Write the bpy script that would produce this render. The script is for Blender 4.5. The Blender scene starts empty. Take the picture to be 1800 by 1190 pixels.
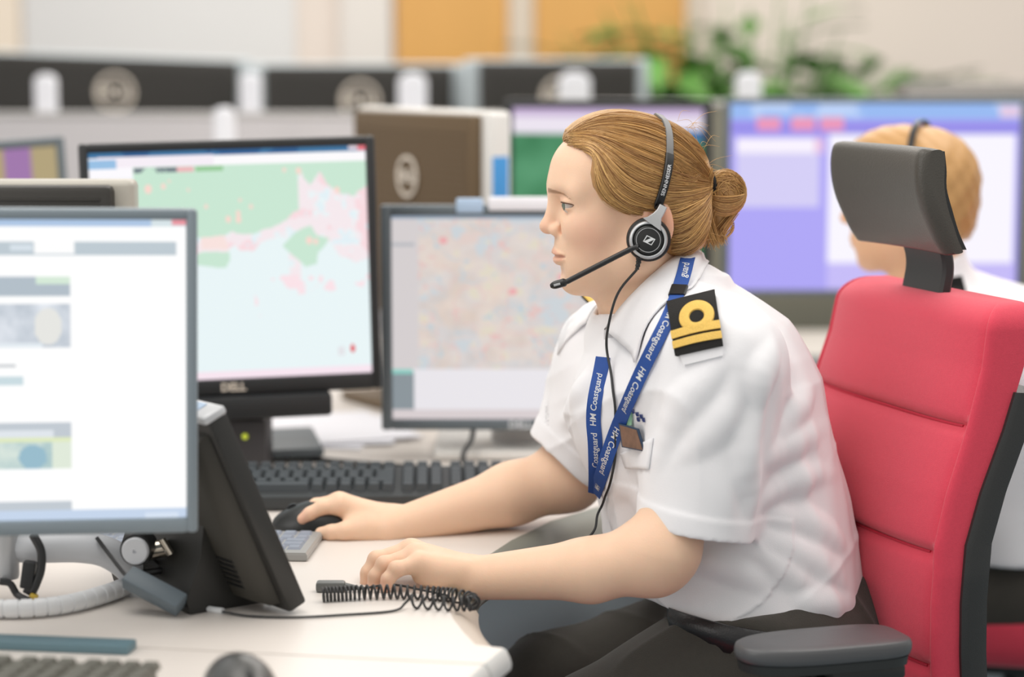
import bpy, bmesh, math, random
import numpy as np
from mathutils import Vector, Matrix, Euler
random.seed(7); RNG = np.random.default_rng(11)
SC = bpy.context.scene; COL = SC.collection
PI = math.pi
# ---------------------------------------------------------------- camera, world, lamps, exposure
FPX = 4000.0                                   # focal length in pixels of the 1800 px wide frame
CAMZ = 1.34; PITCH = math.atan(495 / FPX)
cam = bpy.data.cameras.new('camera'); cam.sensor_width = 36; cam.lens = FPX / 1800 * 36
cam.clip_start = 0.05; cam.clip_end = 60
cam.dof.use_dof = True; cam.dof.focus_distance = 2.66; cam.dof.aperture_fstop = 2.1
camo = bpy.data.objects.new('camera', cam); COL.objects.link(camo)
camo.location = (0, 0, CAMZ); camo.rotation_euler = (PI / 2 - PITCH, 0, 0); SC.camera = camo
w = bpy.data.worlds.new('room_light'); SC.world = w; w.use_nodes = True
w.node_tree.nodes['Background'].inputs[0].default_value = (1.0, 0.965, 0.925, 1)
w.node_tree.nodes['Background'].inputs[1].default_value = 0.56
def ceiling_lamp(name, loc, sx, sy, power, col=(1, 0.96, 0.91), rot=(0, 0, 0)):
    l = bpy.data.lights.new(name, 'AREA'); l.shape = 'RECTANGLE'; l.size = sx; l.size_y = sy; l.energy = power; l.color = col
    o = bpy.data.objects.new(name, l); COL.objects.link(o); o.location = loc; o.rotation_euler = rot
ceiling_lamp('ceiling_lamp', (-0.9, 2.2, 2.75), 1.3, 2.4, 26)
ceiling_lamp('ceiling_lamp', (1.2, 3.2, 2.75), 1.3, 2.4, 30)
ceiling_lamp('ceiling_lamp', (0.0, 6.0, 2.75), 4.0, 1.4, 70)
ceiling_lamp('window_daylight', (-2.8, 0.6, 1.9), 1.8, 1.6, 20, (1, 0.97, 0.94), (0, math.radians(-72), math.radians(28)))
SC.view_settings.view_transform = 'Standard'; SC.view_settings.look = 'None'
SC.view_settings.exposure = 0.25; SC.view_settings.gamma = 1.0; SC.view_settings.use_curve_mapping = False

# ---------------------------------------------------------------- helpers
def S(r, g, b):                                # sRGB 0-255 to linear
    f = lambda c: (c / 255) / 12.92 if c <= 10 else (((c / 255) + 0.055) / 1.055) ** 2.4
    return (f(r), f(g), f(b))
def W(px, py, Y):                              # the point at distance Y seen at a pixel
    v = (595 - py) / FPX; c, s = math.cos(PITCH), math.sin(PITCH)
    dy = c + v * s; dz = -s + v * c
    return np.array([(px - 900) / FPX * Y / dy, Y, CAMZ + Y * dz / dy])
def DP(px, py, z=0.74):                        # the point of the desk plane seen at a pixel
    v = (595 - py) / FPX; c, s = math.cos(PITCH), math.sin(PITCH)
    dy = c + v * s; dz = -s + v * c
    Y = (z - CAMZ) / dz * dy
    return np.array([(px - 900) / FPX * Y / dy, Y, z])
_M = {}
def mat(name, col, rough=0.5, metal=0.0, noise=0.0, nscale=40, bump=0.0, bscale=200, spec=0.5, attr=None, sss=0.0, emit=0.0, sheen=0.0, coat=0.0, stretch=None):
    if name in _M: return _M[name]
    m = bpy.data.materials.new(name); m.use_nodes = True; nt = m.node_tree; N = nt.nodes; L = nt.links
    b = N['Principled BSDF']
    c = tuple(col) + (1,)
    b.inputs['Base Color'].default_value = c
    b.inputs['Roughness'].default_value = rough; b.inputs['Metallic'].default_value = metal
    b.inputs['Specular IOR Level'].default_value = spec
    tc = N.new('ShaderNodeTexCoord'); src = tc.outputs['Object']
    if stretch:
        mp = N.new('ShaderNodeMapping'); mp.inputs['Scale'].default_value = stretch; L.new(src, mp.inputs['Vector']); src = mp.outputs['Vector']
    if noise > 0:
        n = N.new('ShaderNodeTexNoise'); n.inputs['Scale'].default_value = nscale; n.inputs['Detail'].default_value = 4
        L.new(src, n.inputs['Vector'])
        mr = N.new('ShaderNodeMapRange'); mr.inputs['To Min'].default_value = 1 - noise; mr.inputs['To Max'].default_value = 1 + noise
        L.new(n.outputs['Fac'], mr.inputs['Value'])
        mx = N.new('ShaderNodeMix'); mx.data_type = 'RGBA'; mx.blend_type = 'MULTIPLY'; mx.inputs['Factor'].default_value = 1
        if attr:
            at = N.new('ShaderNodeAttribute'); at.attribute_name = attr; L.new(at.outputs['Color'], mx.inputs[6])
        else: mx.inputs[6].default_value = c
        L.new(mr.outputs['Result'], mx.inputs[7]); L.new(mx.outputs[2], b.inputs['Base Color'])
    elif attr:
        at = N.new('ShaderNodeAttribute'); at.attribute_name = attr; L.new(at.outputs['Color'], b.inputs['Base Color'])
    if bump > 0:
        n2 = N.new('ShaderNodeTexNoise'); n2.inputs['Scale'].default_value = bscale; n2.inputs['Detail'].default_value = 3
        L.new(src, n2.inputs['Vector'])
        bp = N.new('ShaderNodeBump'); bp.inputs['Strength'].default_value = bump; bp.inputs['Distance'].default_value = 0.002
        L.new(n2.outputs['Fac'], bp.inputs['Height']); L.new(bp.outputs['Normal'], b.inputs['Normal'])
    if sss > 0:
        b.inputs['Subsurface Weight'].default_value = sss; b.inputs['Subsurface Radius'].default_value = (1, 0.35, 0.2); b.inputs['Subsurface Scale'].default_value = 0.006
    if sheen > 0: b.inputs['Sheen Weight'].default_value = sheen
    if coat > 0: b.inputs['Coat Weight'].default_value = coat
    if emit > 0:
        b.inputs['Emission Strength'].default_value = emit
        if attr: L.new(at.outputs['Color'], b.inputs['Emission Color']); 
        else: b.inputs['Emission Color'].default_value = c
    _M[name] = m; return m
def screen_mat():
    if 'screen' in _M: return _M['screen']
    m = bpy.data.materials.new('lit_screen'); m.use_nodes = True; N = m.node_tree.nodes; b = N['Principled BSDF']
    b.inputs['Base Color'].default_value = (0.01, 0.01, 0.01, 1); b.inputs['Roughness'].default_value = 0.35; b.inputs['Specular IOR Level'].default_value = 0.2
    at = N.new('ShaderNodeAttribute'); at.attribute_name = 'pixels'
    m.node_tree.links.new(at.outputs['Color'], b.inputs['Emission Color']); b.inputs['Emission Strength'].default_value = 0.85
    _M['screen'] = m; return m
def tag(o, label=None, cat=None, group=None, kind=None):
    if label: o['label'] = label
    if cat: o['category'] = cat
    if group: o['group'] = group
    if kind: o['kind'] = kind
    return o
def thing(name, label, cat, loc=(0, 0, 0), rotz=0, group=None):
    o = bpy.data.objects.new(name, None); COL.objects.link(o); o.empty_display_size = 0.05
    o.location = tuple(loc); o.rotation_euler = (0, 0, rotz)
    return tag(o, label, cat, group)
def link(name, me, m, parent=None, smooth=True, world=False, angle=None):
    o = bpy.data.objects.new(name, me); COL.objects.link(o)
    for x in (m if isinstance(m, (list, tuple)) else [m]): me.materials.append(x)
    if smooth:
        me.polygons.foreach_set('use_smooth', np.ones(len(me.polygons), bool))
        if angle is None: angle = 40
        if angle < 180:
            try: me.set_sharp_from_angle(angle=math.radians(angle))
            except Exception: pass
    if parent is not None:
        o.parent = parent
        if world:                              # geometry given in world coordinates
            P = parent; M = Matrix.Identity(4)
            while P is not None:
                M = P.matrix_parent_inverse @ P.matrix_basis if P.parent is not None else P.matrix_basis
                break
            T = Matrix.Identity(4); Q = parent
            chain = []
            while Q is not None: chain.append(Q); Q = Q.parent
            for q in reversed(chain): T = T @ q.matrix_parent_inverse @ q.matrix_basis
            o.matrix_parent_inverse = T.inverted()
    return o
class MB:                                      # collects shapes into one mesh
    def __init__(s): s.bm = bmesh.new(); s.mi = 0
    def _new(s, geom_faces):
        for f in geom_faces: f.material_index = s.mi
    def box(s, c, size, rot=None, bevel=0.0, seg=2):
        r = bmesh.ops.create_cube(s.bm, size=1); vs = r['verts']
        for v in vs: v.co = Vector((v.co.x * size[0], v.co.y * size[1], v.co.z * size[2]))
        fs = list({f for v in vs for f in v.link_faces}); s._new(fs)
        if bevel > 0:
            es = list({e for v in vs for e in v.link_edges})
            rr = bmesh.ops.bevel(s.bm, geom=es, offset=bevel, segments=seg, affect='EDGES', profile=0.5)
            vs = list({v for f in rr['faces'] for v in f.verts} | {v for v in vs if v.is_valid})
            for v in list(vs):
                for f in v.link_faces:
                    f.material_index = s.mi
                    for q in f.verts:
                        if q not in vs: vs.append(q)
        M = Matrix.Translation(Vector(c)) @ (rot.to_4x4() if rot is not None else Matrix.Identity(4))
        for v in vs: v.co = M @ v.co
        return s
    def grid(s, P, closed_u=False, closed_v=False, flip=False):      # P[i][j] points -> quads
        P = np.asarray(P, float); nu, nv = P.shape[:2]
        V = [[s.bm.verts.new(P[i, j]) for j in range(nv)] for i in range(nu)]
        for i in range(nu if closed_u else nu - 1):
            for j in range(nv if closed_v else nv - 1):
                a, b, c, d = V[i][j], V[(i + 1) % nu][j], V[(i + 1) % nu][(j + 1) % nv], V[i][(j + 1) % nv]
                try: f = s.bm.faces.new((a, d, c, b) if flip else (a, b, c, d)); f.material_index = s.mi
                except ValueError: pass
        return V
    def cap(s, ring, flip=False):
        try: f = s.bm.faces.new(list(reversed(ring)) if flip else ring); f.material_index = s.mi
        except ValueError: pass
    def tube(s, pts, r, seg=8, closed=False, caps=True, flat=1.0, up=None):
        pts = np.asarray(pts, float); n = len(pts); r = np.broadcast_to(np.asarray(r, float), (n,))
        T = np.roll(pts, -1, 0) - np.roll(pts, 1, 0) if closed else np.gradient(pts, axis=0)
        T /= np.linalg.norm(T, axis=1)[:, None] + 1e-12
        nrm = np.array(up if up is not None else ([0, 0, 1] if abs(T[0][2]) < 0.9 else [1, 0, 0]), float)
        rings = []
        for i in range(n):
            nrm = nrm - T[i] * np.dot(nrm, T[i]); nrm /= np.linalg.norm(nrm) + 1e-12
            b = np.cross(T[i], nrm)
            rings.append([pts[i] + r[i] * (math.cos(a) * nrm * flat + math.sin(a) * b) for a in np.linspace(0, 2 * PI, seg, endpoint=False)])
        V = s.grid(rings, closed_u=closed, closed_v=True, flip=True)
        if caps and not closed: s.cap(V[0], True and False); s.cap(V[-1], True)
        return s
    def lathe(s, prof, M=Matrix.Identity(4), seg=32):                # prof: (radius, height) along local z
        rings = []
        for rr, h in prof:
            rings.append([tuple(M @ Vector((rr * math.cos(a), rr * math.sin(a), h))) for a in np.linspace(0, 2 * PI, seg, endpoint=False)])
        V = s.grid(rings, closed_v=True, flip=True)
        s.cap(V[0], True); s.cap(V[-1])
        return s
    def prism(s, poly, a, b, M=Matrix.Identity(4), bevel=0.0):       # polygon in local xy, from z=a to z=b
        lo = [s.bm.verts.new(M @ Vector((x, y, a))) for x, y in poly]; hi = [s.bm.verts.new(M @ Vector((x, y, b))) for x, y in poly]
        n = len(poly); fs = []
        for i in range(n): fs.append(s.bm.faces.new((lo[i], lo[(i + 1) % n], hi[(i + 1) % n], hi[i])))
        fs.append(s.bm.faces.new(list(reversed(lo)))); fs.append(s.bm.faces.new(hi))
        s._new(fs)
        if bevel > 0:
            es = list({e for f in fs[-2:] for e in f.edges})
            rr = bmesh.ops.bevel(s.bm, geom=es, offset=bevel, segments=3, affect='EDGES', profile=0.5)
            for f in rr['faces']: f.material_index = s.mi
        return s
    def raw(s, verts, faces):
        V = [s.bm.verts.new(v) for v in verts]
        for f in faces:
            try: q = s.bm.faces.new([V[i] for i in f]); q.material_index = s.mi
            except ValueError: pass
        return s
    def build(s, name, m, parent=None, world=False, smooth=True, angle=40, recalc=True):
        if recalc: bmesh.ops.recalc_face_normals(s.bm, faces=s.bm.faces)
        me = bpy.data.meshes.new(name); s.bm.to_mesh(me); s.bm.free()
        return link(name, me, m, parent, smooth, world, angle)
def smooth_path(pts, n=60, closed=False):      # Catmull-Rom through points
    P = np.asarray(pts, float)
    if closed: P = np.vstack([P[-1], P, P[0], P[1]])
    else: P = np.vstack([2 * P[0] - P[1], P, 2 * P[-1] - P[-2]])
    m = len(P) - 3; out = []
    for q in np.linspace(0, m, n, endpoint=not closed):
        i = min(int(q), m - 1); t = q - i; a, b, c, d = P[i], P[i + 1], P[i + 2], P[i + 3]
        out.append(0.5 * (2 * b + (c - a) * t + (2 * a - 5 * b + 4 * c - d) * t * t + (3 * b - a - 3 * c + d) * t ** 3))
    return np.array(out)
def frame(x, y, z, o=(0, 0, 0)):
    M = Matrix.Identity(4)
    for i, a in enumerate((x, y, z)):
        for j in range(3): M[j][i] = a[j]
    for j in range(3): M[j][3] = o[j]
    return M
def norm(v): v = np.asarray(v, float); return v / (np.linalg.norm(v) + 1e-12)
def text_geo(s, size=1.0, shear=0.0, bold=0.0):
    cu = bpy.data.curves.new('t', 'FONT'); cu.body = s; cu.size = size; cu.align_x = 'CENTER'; cu.align_y = 'CENTER'; cu.shear = shear
    cu.offset = bold; cu.resolution_u = 3
    o = bpy.data.objects.new('t', cu); COL.objects.link(o)
    me = bpy.data.meshes.new_from_object(o)
    V = np.array([v.co[:2] for v in me.vertices]); F = [tuple(p.vertices) for p in me.polygons]
    bpy.data.objects.remove(o); bpy.data.meshes.remove(me); bpy.data.curves.remove(cu)
    return V, F
def text_on(mb, s, size, M, shear=0.0, bold=0.0):                    # flat writing in the xy plane of M
    V, F = text_geo(s, size, shear, bold)
    mb.raw([tuple(M @ Vector((x, y, 0))) for x, y in V], F)
def vnoise(u, v, sx, sy, seed=0):              # smooth value noise on arrays
    r = np.random.default_rng(seed).random((64, 64)); x, y = u * sx, v * sy
    xi, yi = np.floor(x).astype(int), np.floor(y).astype(int); fx, fy = x - xi, y - yi
    fx, fy = fx * fx * (3 - 2 * fx), fy * fy * (3 - 2 * fy); g = lambda a, b: r[a % 64, b % 64]
    return (g(xi, yi) * (1 - fx) + g(xi + 1, yi) * fx) * (1 - fy) + (g(xi, yi + 1) * (1 - fx) + g(xi + 1, yi + 1) * fx) * fy
def fbm(u, v, s, seed=0, o=4): return sum(vnoise(u, v, s * 2 ** i, s * 2 ** i, seed + i) / 2 ** (i + 1) for i in range(o)) / (1 - 0.5 ** o)
# ---------------------------------------------------------------- implicit surfaces for bodies and cloth (smooth unions, meshed by surface nets)
def roty(a): c, s = math.cos(a), math.sin(a); return np.array([[c, 0, s], [0, 1, 0], [-s, 0, c]])
def rotz(a): c, s = math.cos(a), math.sin(a); return np.array([[c, -s, 0], [s, c, 0], [0, 0, 1]])
def rotx(a): c, s = math.cos(a), math.sin(a); return np.array([[1, 0, 0], [0, c, -s], [0, s, c]])
class Field:
    def __init__(s): s.p = []; s.fr = None; s.disp = None
    def _add(s, f, k, sub, mir):
        s.p.append((f, k, sub, s.fr, mir)); return s
    def ell(s, c, r, k=0.02, R=None, sub=False, mir=False):
        c = np.asarray(c, float); r = np.asarray(r, float)
        def f(P):
            q = P - c
            if R is not None: q = q @ R
            a = q / r; k0 = np.sqrt((a * a).sum(1)); b = a / r; k1 = np.sqrt((b * b).sum(1)) + 1e-9
            return np.where(k0 < 1e-4, -r.min(), k0 * (k0 - 1) / k1)
        return s._add(f, k, sub, mir)
    def cone(s, a, b, ra, rb, k=0.02, sub=False, mir=False, sq=None):     # round cone; sq=(axis, factor) squashes it along an axis
        a = np.asarray(a, float); b = np.asarray(b, float)
        if sq is not None: ax = norm(sq[0]); fac = sq[1]
        def f(P):
            q = P - a; d = b - a
            t = np.clip((q @ d) / (d @ d), 0, 1); e = q - t[:, None] * d
            if sq is not None: e = e + (e @ ax)[:, None] * ax * (1 / fac - 1)
            return np.sqrt((e * e).sum(1)) - (ra + (rb - ra) * t)
        return s._add(f, k, sub, mir)
    def loft(s, Z, CX, RX, CY, RY, k=0.02, sub=False, e=2.2):             # stacked horizontal sections
        o = np.argsort(Z); Z, CX, RX, CY, RY = [np.asarray(q, float)[o] for q in (Z, CX, RX, CY, RY)]
        def f(P):
            z = P[:, 2]; cx, rx, cy, ry = [np.interp(z, Z, q) for q in (CX, RX, CY, RY)]
            d = ((np.abs(P[:, 0] - cx) / rx) ** e + (np.abs(P[:, 1] - cy) / ry) ** e) ** (1 / e)
            d = (d - 1) * np.minimum(rx, ry)
            return np.maximum(d, np.maximum(z - Z[-1], Z[0] - z))
        return s._add(f, k, sub, False)
    def poly(s, pts, k=0.01, sub=True, y0=-1, y1=1, mir=False):           # polygon in xz, extruded along y
        pts = np.asarray(pts, float)
        def f(P):
            p = P[:, [0, 2]]; d = np.full(len(p), 1e9); ins = np.zeros(len(p), bool)
            for i in range(len(pts)):
                a, b = pts[i], pts[(i + 1) % len(pts)]; e = b - a; w = p - a
                t = np.clip((w @ e) / (e @ e), 0, 1); q = w - t[:, None] * e; d = np.minimum(d, (q * q).sum(1))
                c = (a[1] > p[:, 1]) != (b[1] > p[:, 1])
                with np.errstate(divide='ignore', invalid='ignore'):
                    ins ^= c & (p[:, 0] < (b[0] - a[0]) * (p[:, 1] - a[1]) / (b[1] - a[1]) + a[0])
            d = np.sqrt(d); d[ins] *= -1
            return np.maximum(d, np.maximum(P[:, 1] - y1, y0 - P[:, 1]))
        return s._add(f, k, sub, mir)
    def plane(s, o, n, k=0.004):                                          # cuts away the side the normal points to
        o = np.asarray(o, float); n = norm(n)
        return s._add(lambda P: -((P - o) @ n), k, True, False)
    def loc(s, i, P):
        f, k, sub, fr, mir = s.p[i]
        if fr is not None: P = (P - fr[0]) @ fr[1]
        if mir: P = P.copy(); P[:, 1] = np.abs(P[:, 1])
        return f(P)
    def ev(s, P, idx=None, disp=True):
        D = np.full(len(P), 10.0)
        for i in (range(len(s.p)) if idx is None else idx):
            k, sub = s.p[i][1], s.p[i][2]; d = s.loc(i, P)
            if sub:
                h = np.maximum(k - np.abs(D + d), 0) / k; D = np.maximum(D, -d) + h * h * k / 4
            else:
                h = np.maximum(k - np.abs(D - d), 0) / k; D = np.minimum(D, d) - h * h * k / 4
        if disp and s.disp is not None: D = D + s.disp(P)
        return D
    def hit(s, px, py, y0=2.2, y1=3.3, n=900):                            # first surface point on the ray through a pixel
        Y = np.linspace(y0, y1, n); a, b = W(px, py, 1.0), np.array([0, 0, CAMZ]); dirn = a - b
        P = b + Y[:, None] * dirn; D = s.ev(P)
        i = np.argmax(D < 0)
        if D[i] >= 0: i = int(np.argmin(D)); return P[i]
        if i == 0: return P[0]
        t = D[i - 1] / (D[i - 1] - D[i]); return P[i - 1] + t * (P[i] - P[i - 1])
    def grad(s, P, h=0.002):
        P = np.atleast_2d(P); g = np.stack([s.ev(P + h * e) - s.ev(P - h * e) for e in np.eye(3)], 1)
        return g / (np.linalg.norm(g, axis=1)[:, None] + 1e-12)
    def snap(s, P, off=0.0, it=6):
        P = np.array(P, float)
        for _ in range(it):
            d = s.ev(P) - off; P = P - np.clip(d, -0.02, 0.02)[:, None] * s.grad(P) * 0.9
        return P
    def mesh(s, lo, hi, h, name, n=16):
        lo = np.asarray(lo, float); hi = np.asarray(hi, float); B = n * h; nb = np.ceil((hi - lo) / B).astype(int)
        N = nb * n + 4
        g = np.stack(np.meshgrid(*[np.arange(q) for q in nb], indexing='ij'), -1).reshape(-1, 3)
        C = lo + (g + 0.5) * B; R = B * math.sqrt(3) / 2
        dall = np.stack([s.loc(i, C) for i in range(len(s.p))], 1)
        act = np.abs(s.ev(C)) < R * 2.0
        ii = np.stack(np.meshgrid(*[np.arange(n + 1)] * 3, indexing='ij'), -1).reshape(-1, 3)
        ks = np.array([q[1] for q in s.p]); keysV, posV, quads = [], [], []
        key = lambda I: (I[..., 0].astype(np.int64) * N[1] + I[..., 1]) * N[2] + I[..., 2]
        corners = np.array([[a, b, c] for a in (0, 1) for b in (0, 1) for c in (0, 1)])
        edges = [(a, b) for a in range(8) for b in range(a + 1, 8) if abs(corners[a] - corners[b]).sum() == 1]
        for bi in np.nonzero(act)[0]:
            idx = np.nonzero(dall[bi] < R * 1.5 + ks)[0]
            G = g[bi] * n + ii; D = s.ev(lo + G * h, idx).reshape(n + 1, n + 1, n + 1); sg = D < 0
            if sg.all() or not sg.any(): continue
            cs = [sg[a:n + a, b:n + b, c:n + c] for a, b, c in corners]
            cnt = sum(c.astype(np.int8) for c in cs); cell = np.argwhere((cnt > 0) & (cnt < 8))
            if len(cell) == 0: continue
            cv = np.stack([D[cell[:, 0] + a, cell[:, 1] + b, cell[:, 2] + c] for a, b, c in corners], 1)
            acc = np.zeros((len(cell), 3)); num = np.zeros(len(cell))
            for a, b in edges:
                m = (cv[:, a] < 0) != (cv[:, b] < 0); den = np.where(m, cv[:, a] - cv[:, b], 1); t = np.where(m, cv[:, a] / den, 0)
                acc += m[:, None] * (corners[a] + t[:, None] * (corners[b] - corners[a])); num += m
            I = cell + g[bi] * n
            keysV.append(key(I + 1)); posV.append(lo + (I + acc / num[:, None]) * h)
            for ax in range(3):
                e = np.zeros(3, int); e[ax] = 1
                A = sg[:n, :n, :n]; Bq = sg[e[0]:n + e[0], e[1]:n + e[1], e[2]:n + e[2]]
                w_ = np.argwhere(A != Bq)
                if len(w_) == 0: continue
                pos = A[w_[:, 0], w_[:, 1], w_[:, 2]]; I = w_ + g[bi] * n + 1
                u = np.zeros(3, int); u[(ax + 1) % 3] = 1; v = np.zeros(3, int); v[(ax + 2) % 3] = 1
                q = np.stack([key(I), key(I - u), key(I - u - v), key(I - v)], 1)
                q[~pos] = q[~pos][:, ::-1]; quads.append(q)
        K = np.concatenate(keysV); P = np.concatenate(posV); Q = np.concatenate(quads)
        K, first = np.unique(K, return_index=True); P = P[first]
        J = np.searchsorted(K, Q); J = np.minimum(J, len(K) - 1); ok = (K[J] == Q).all(1); J = J[ok]
        me = bpy.data.meshes.new(name); me.vertices.add(len(P)); me.vertices.foreach_set('co', P.astype(np.float32).ravel())
        me.loops.add(J.size); me.loops.foreach_set('vertex_index', J.astype(np.int32).ravel())
        me.polygons.add(len(J)); me.polygons.foreach_set('loop_start', np.arange(0, J.size, 4, dtype=np.int32))
        me.update(calc_edges=True); me.validate()
        return me, P
def set_attr(me, name, C):
    a = me.attributes.new(name, 'FLOAT_COLOR', 'POINT'); C4 = np.ones((len(me.vertices), 4), np.float32); C4[:, :3] = C
    a.data.foreach_set('color', C4.ravel())
# ---------------------------------------------------------------- the room
m_wall = mat('wall_paint', S(232, 220, 210), 0.9, noise=0.02, nscale=3)
m_white = mat('wall_panel_white', S(226, 225, 224), 0.8, noise=0.02, nscale=3)
m_cream = mat('wall_cream', S(240, 226, 208), 0.9, noise=0.02, nscale=3)
m_oak = mat('door_wood', S(219, 165, 90), 0.5, noise=0.08, nscale=6, stretch=(1, 1, 0.15))
m_floor = mat('carpet', S(125, 140, 148), 0.95, noise=0.12, nscale=300, bump=0.4, bscale=900)
def struct(name, mb, m, parent=None): return tag(mb.build(name, m, parent), kind='structure')
YB = 8.0
def wx(px, Y=YB): return W(px, 60, Y)[0]
struct('floor', MB().box((0, 4.0, -0.02), (9, 9.2, 0.04)), m_floor)
struct('wall_back', MB().box((0, YB + 0.05, 1.4), (9, 0.1, 2.8)), m_wall)
def wallpiece(name, x0, x1, d, m, label=None):
    return struct(name, MB().box(((wx(x0) + wx(x1)) / 2, YB - d / 2, 1.4), (abs(wx(x1) - wx(x0)), d, 2.78), bevel=0.004), m)
wallpiece('trim_1', -500, 38, 0.03, m_cream)
wallpiece('trim_2', 42, 522, 0.02, m_white)
wallpiece('trim_3', 600, 690, 0.05, mat('pilaster', S(228, 222, 216), 0.8, noise=0.02, nscale=3))
wallpiece('door_1', 697, 893, 0.045, m_oak)
wallpiece('trim_4', 894, 938, 0.06, mat('door_post', S(214, 200, 184), 0.7, noise=0.03, nscale=5))
wallpiece('door_2', 939, 1203, 0.045, m_oak)
wallpiece('trim_5', 1204, 1224, 0.06, mat('door_post', S(214, 200, 184)))
struct('baseboard_back', MB().box((0, YB - 0.045, 0.05), (9, 0.09, 0.1), bevel=0.004), m_white)

# ---------------------------------------------------------------- desks
m_top = mat('worktop_laminate', S(227, 220, 213), 0.35, noise=0.015, nscale=8)
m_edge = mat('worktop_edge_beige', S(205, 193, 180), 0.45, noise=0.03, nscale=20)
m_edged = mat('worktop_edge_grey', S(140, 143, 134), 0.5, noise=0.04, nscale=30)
m_sil_edge = mat('worktop_edge_pale', S(206, 208, 206), 0.45)
m_leg = mat('desk_steel', S(150, 155, 158), 0.4, 0.6, noise=0.03)
m_slate = mat('slate_panel', S(214, 230, 239), 0.6, noise=0.03, nscale=30)
def desk(label, poly, loc, edge=None, legs=(), th=0.028, group=None, panel=None):
    t = thing('desk', label, 'desk', loc, group=group)
    top = MB().prism([(p[0], p[1]) for p in poly], 0.74 - th, 0.74).build('desk_top', m_top, t, world=True, smooth=False)
    for x, y in legs:
        MB().box((x, y, 0.356), (0.05, 0.05, 0.712), bevel=0.006).build('leg', m_leg, t, world=True)
    return t
seamL, seamR = DP(0, 1127), DP(849, 1168.3)
dirs = norm(seamR - seamL); sl = seamL - dirs * 0.9
def q(px, py): return tuple(DP(px, py)[:2])
cut = [q(*p) for p in [(835, 1133), (815, 1112), (798, 1090), (786, 1066), (786, 1040), (800, 1013), (846, 984), (900, 949), (968, 916), (1046, 892), (1120, 877), (1240, 870)]]
gap = np.array([0.0015, 0.0045])
poly = [(sl[0], sl[1] + 0.0035), (seamR[0] + 0.001, seamR[1] + 0.0035), q(885, 1139)] + cut + [q(1400, 868), (0.62, 4.15), (sl[0] - 0.1, 4.15)]
dk = desk('white L-shaped desk with a curved cut-out where the woman sits', poly, (-0.5, 2.9, 0), legs=[(-1.2, 2.5), (-0.3, 2.5), (-1.2, 4.05), (0.4, 4.05), (0.55, 3.15)])
def edge_strip(path, out, drop, name, m, t, lip=0.006):
    P = np.array([[x, y, 0.74] for x, y in path]); T = np.gradient(P, axis=0); T /= np.linalg.norm(T, axis=1)[:, None]
    Nn = np.stack([T[:, 1], -T[:, 0], 0 * T[:, 0]], 1)
    prof = [(0, 0), (out * 0.35, -drop * 0.12), (out * 0.8, -drop * 0.6), (out, -drop), (out * 0.9, -drop - lip), (0, -drop - lip), (-0.01, -drop)]
    g = [[p + n * a + np.array([0, 0, b]) for a, b in prof] for p, n in zip(P, Nn)]
    mb = MB(); V = mb.grid(g); mb.cap(V[0]); mb.cap(V[-1], True)
    return mb.build(name, m, t, world=True)
sp = smooth_path([list(p) + [0] for p in cut], 70)[:, :2]
# the edge falls away from the top into the cut-out
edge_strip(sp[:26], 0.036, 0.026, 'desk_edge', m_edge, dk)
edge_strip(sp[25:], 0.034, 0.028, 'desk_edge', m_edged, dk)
fp = MB().box((0.08, 2.945, 0.53), (0.34, 0.018, 0.36), bevel=0.004); fp.build('added_slate_panel', m_slate, dk, world=True)  # added stand-in for the slate area under the desk, placed to catch lamplight
pn = [(sl[0], sl[1]), tuple(seamR[:2]), q(826, 1190), q(770, 1240), (sl[0] - 0.02, 1.62)]
pn = [(x, y) for x, y in pn]
dn = desk('white desk nearest the camera, beyond the thin seam, with the near keyboard on it', pn, (-0.7, 1.95, 0), legs=[(-1.1, 1.75), (-0.35, 1.75), (-1.1, 2.15)])
ee = smooth_path([list(pn[1]) + [0], list(pn[2]) + [0], list(pn[3]) + [0]], 12)[:, :2]
ed = np.linspace(q(885, 1139), (seamR[0] + 0.001, seamR[1] + 0.0035), 6); edge_strip(ed[::-1], 0.009, 0.016, 'desk_edge', m_sil_edge, dk)
edge_strip(ee[::-1], 0.009, 0.016, 'desk_edge', m_sil_edge, dn)
for lab, x0, x1, y0, y1, h in [('long white desk in the middle row carrying the screens on the right', -0.9, 2.6, 4.16, 5.0, 0.74),
                            ('far white desk in the back row under the dark monitor backs', -2.0, 1.2, 5.6, 6.5, 0.74)]:
    t = thing('desk', lab, 'desk', ((x0 + x1) / 2, (y0 + y1) / 2, 0))
    MB().box(((x0 + x1) / 2, (y0 + y1) / 2, h - 0.0125), (x1 - x0, y1 - y0, 0.025), bevel=0.004).build('desk_top', m_top, t, world=True)
    for x in (x0 + 0.08, x1 - 0.08):
        for y in (y0 + 0.08, y1 - 0.08): MB().box((x, y, (h - 0.025) / 2), (0.05, 0.05, h - 0.025), bevel=0.005).build('leg', m_leg, t, world=True)

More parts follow.
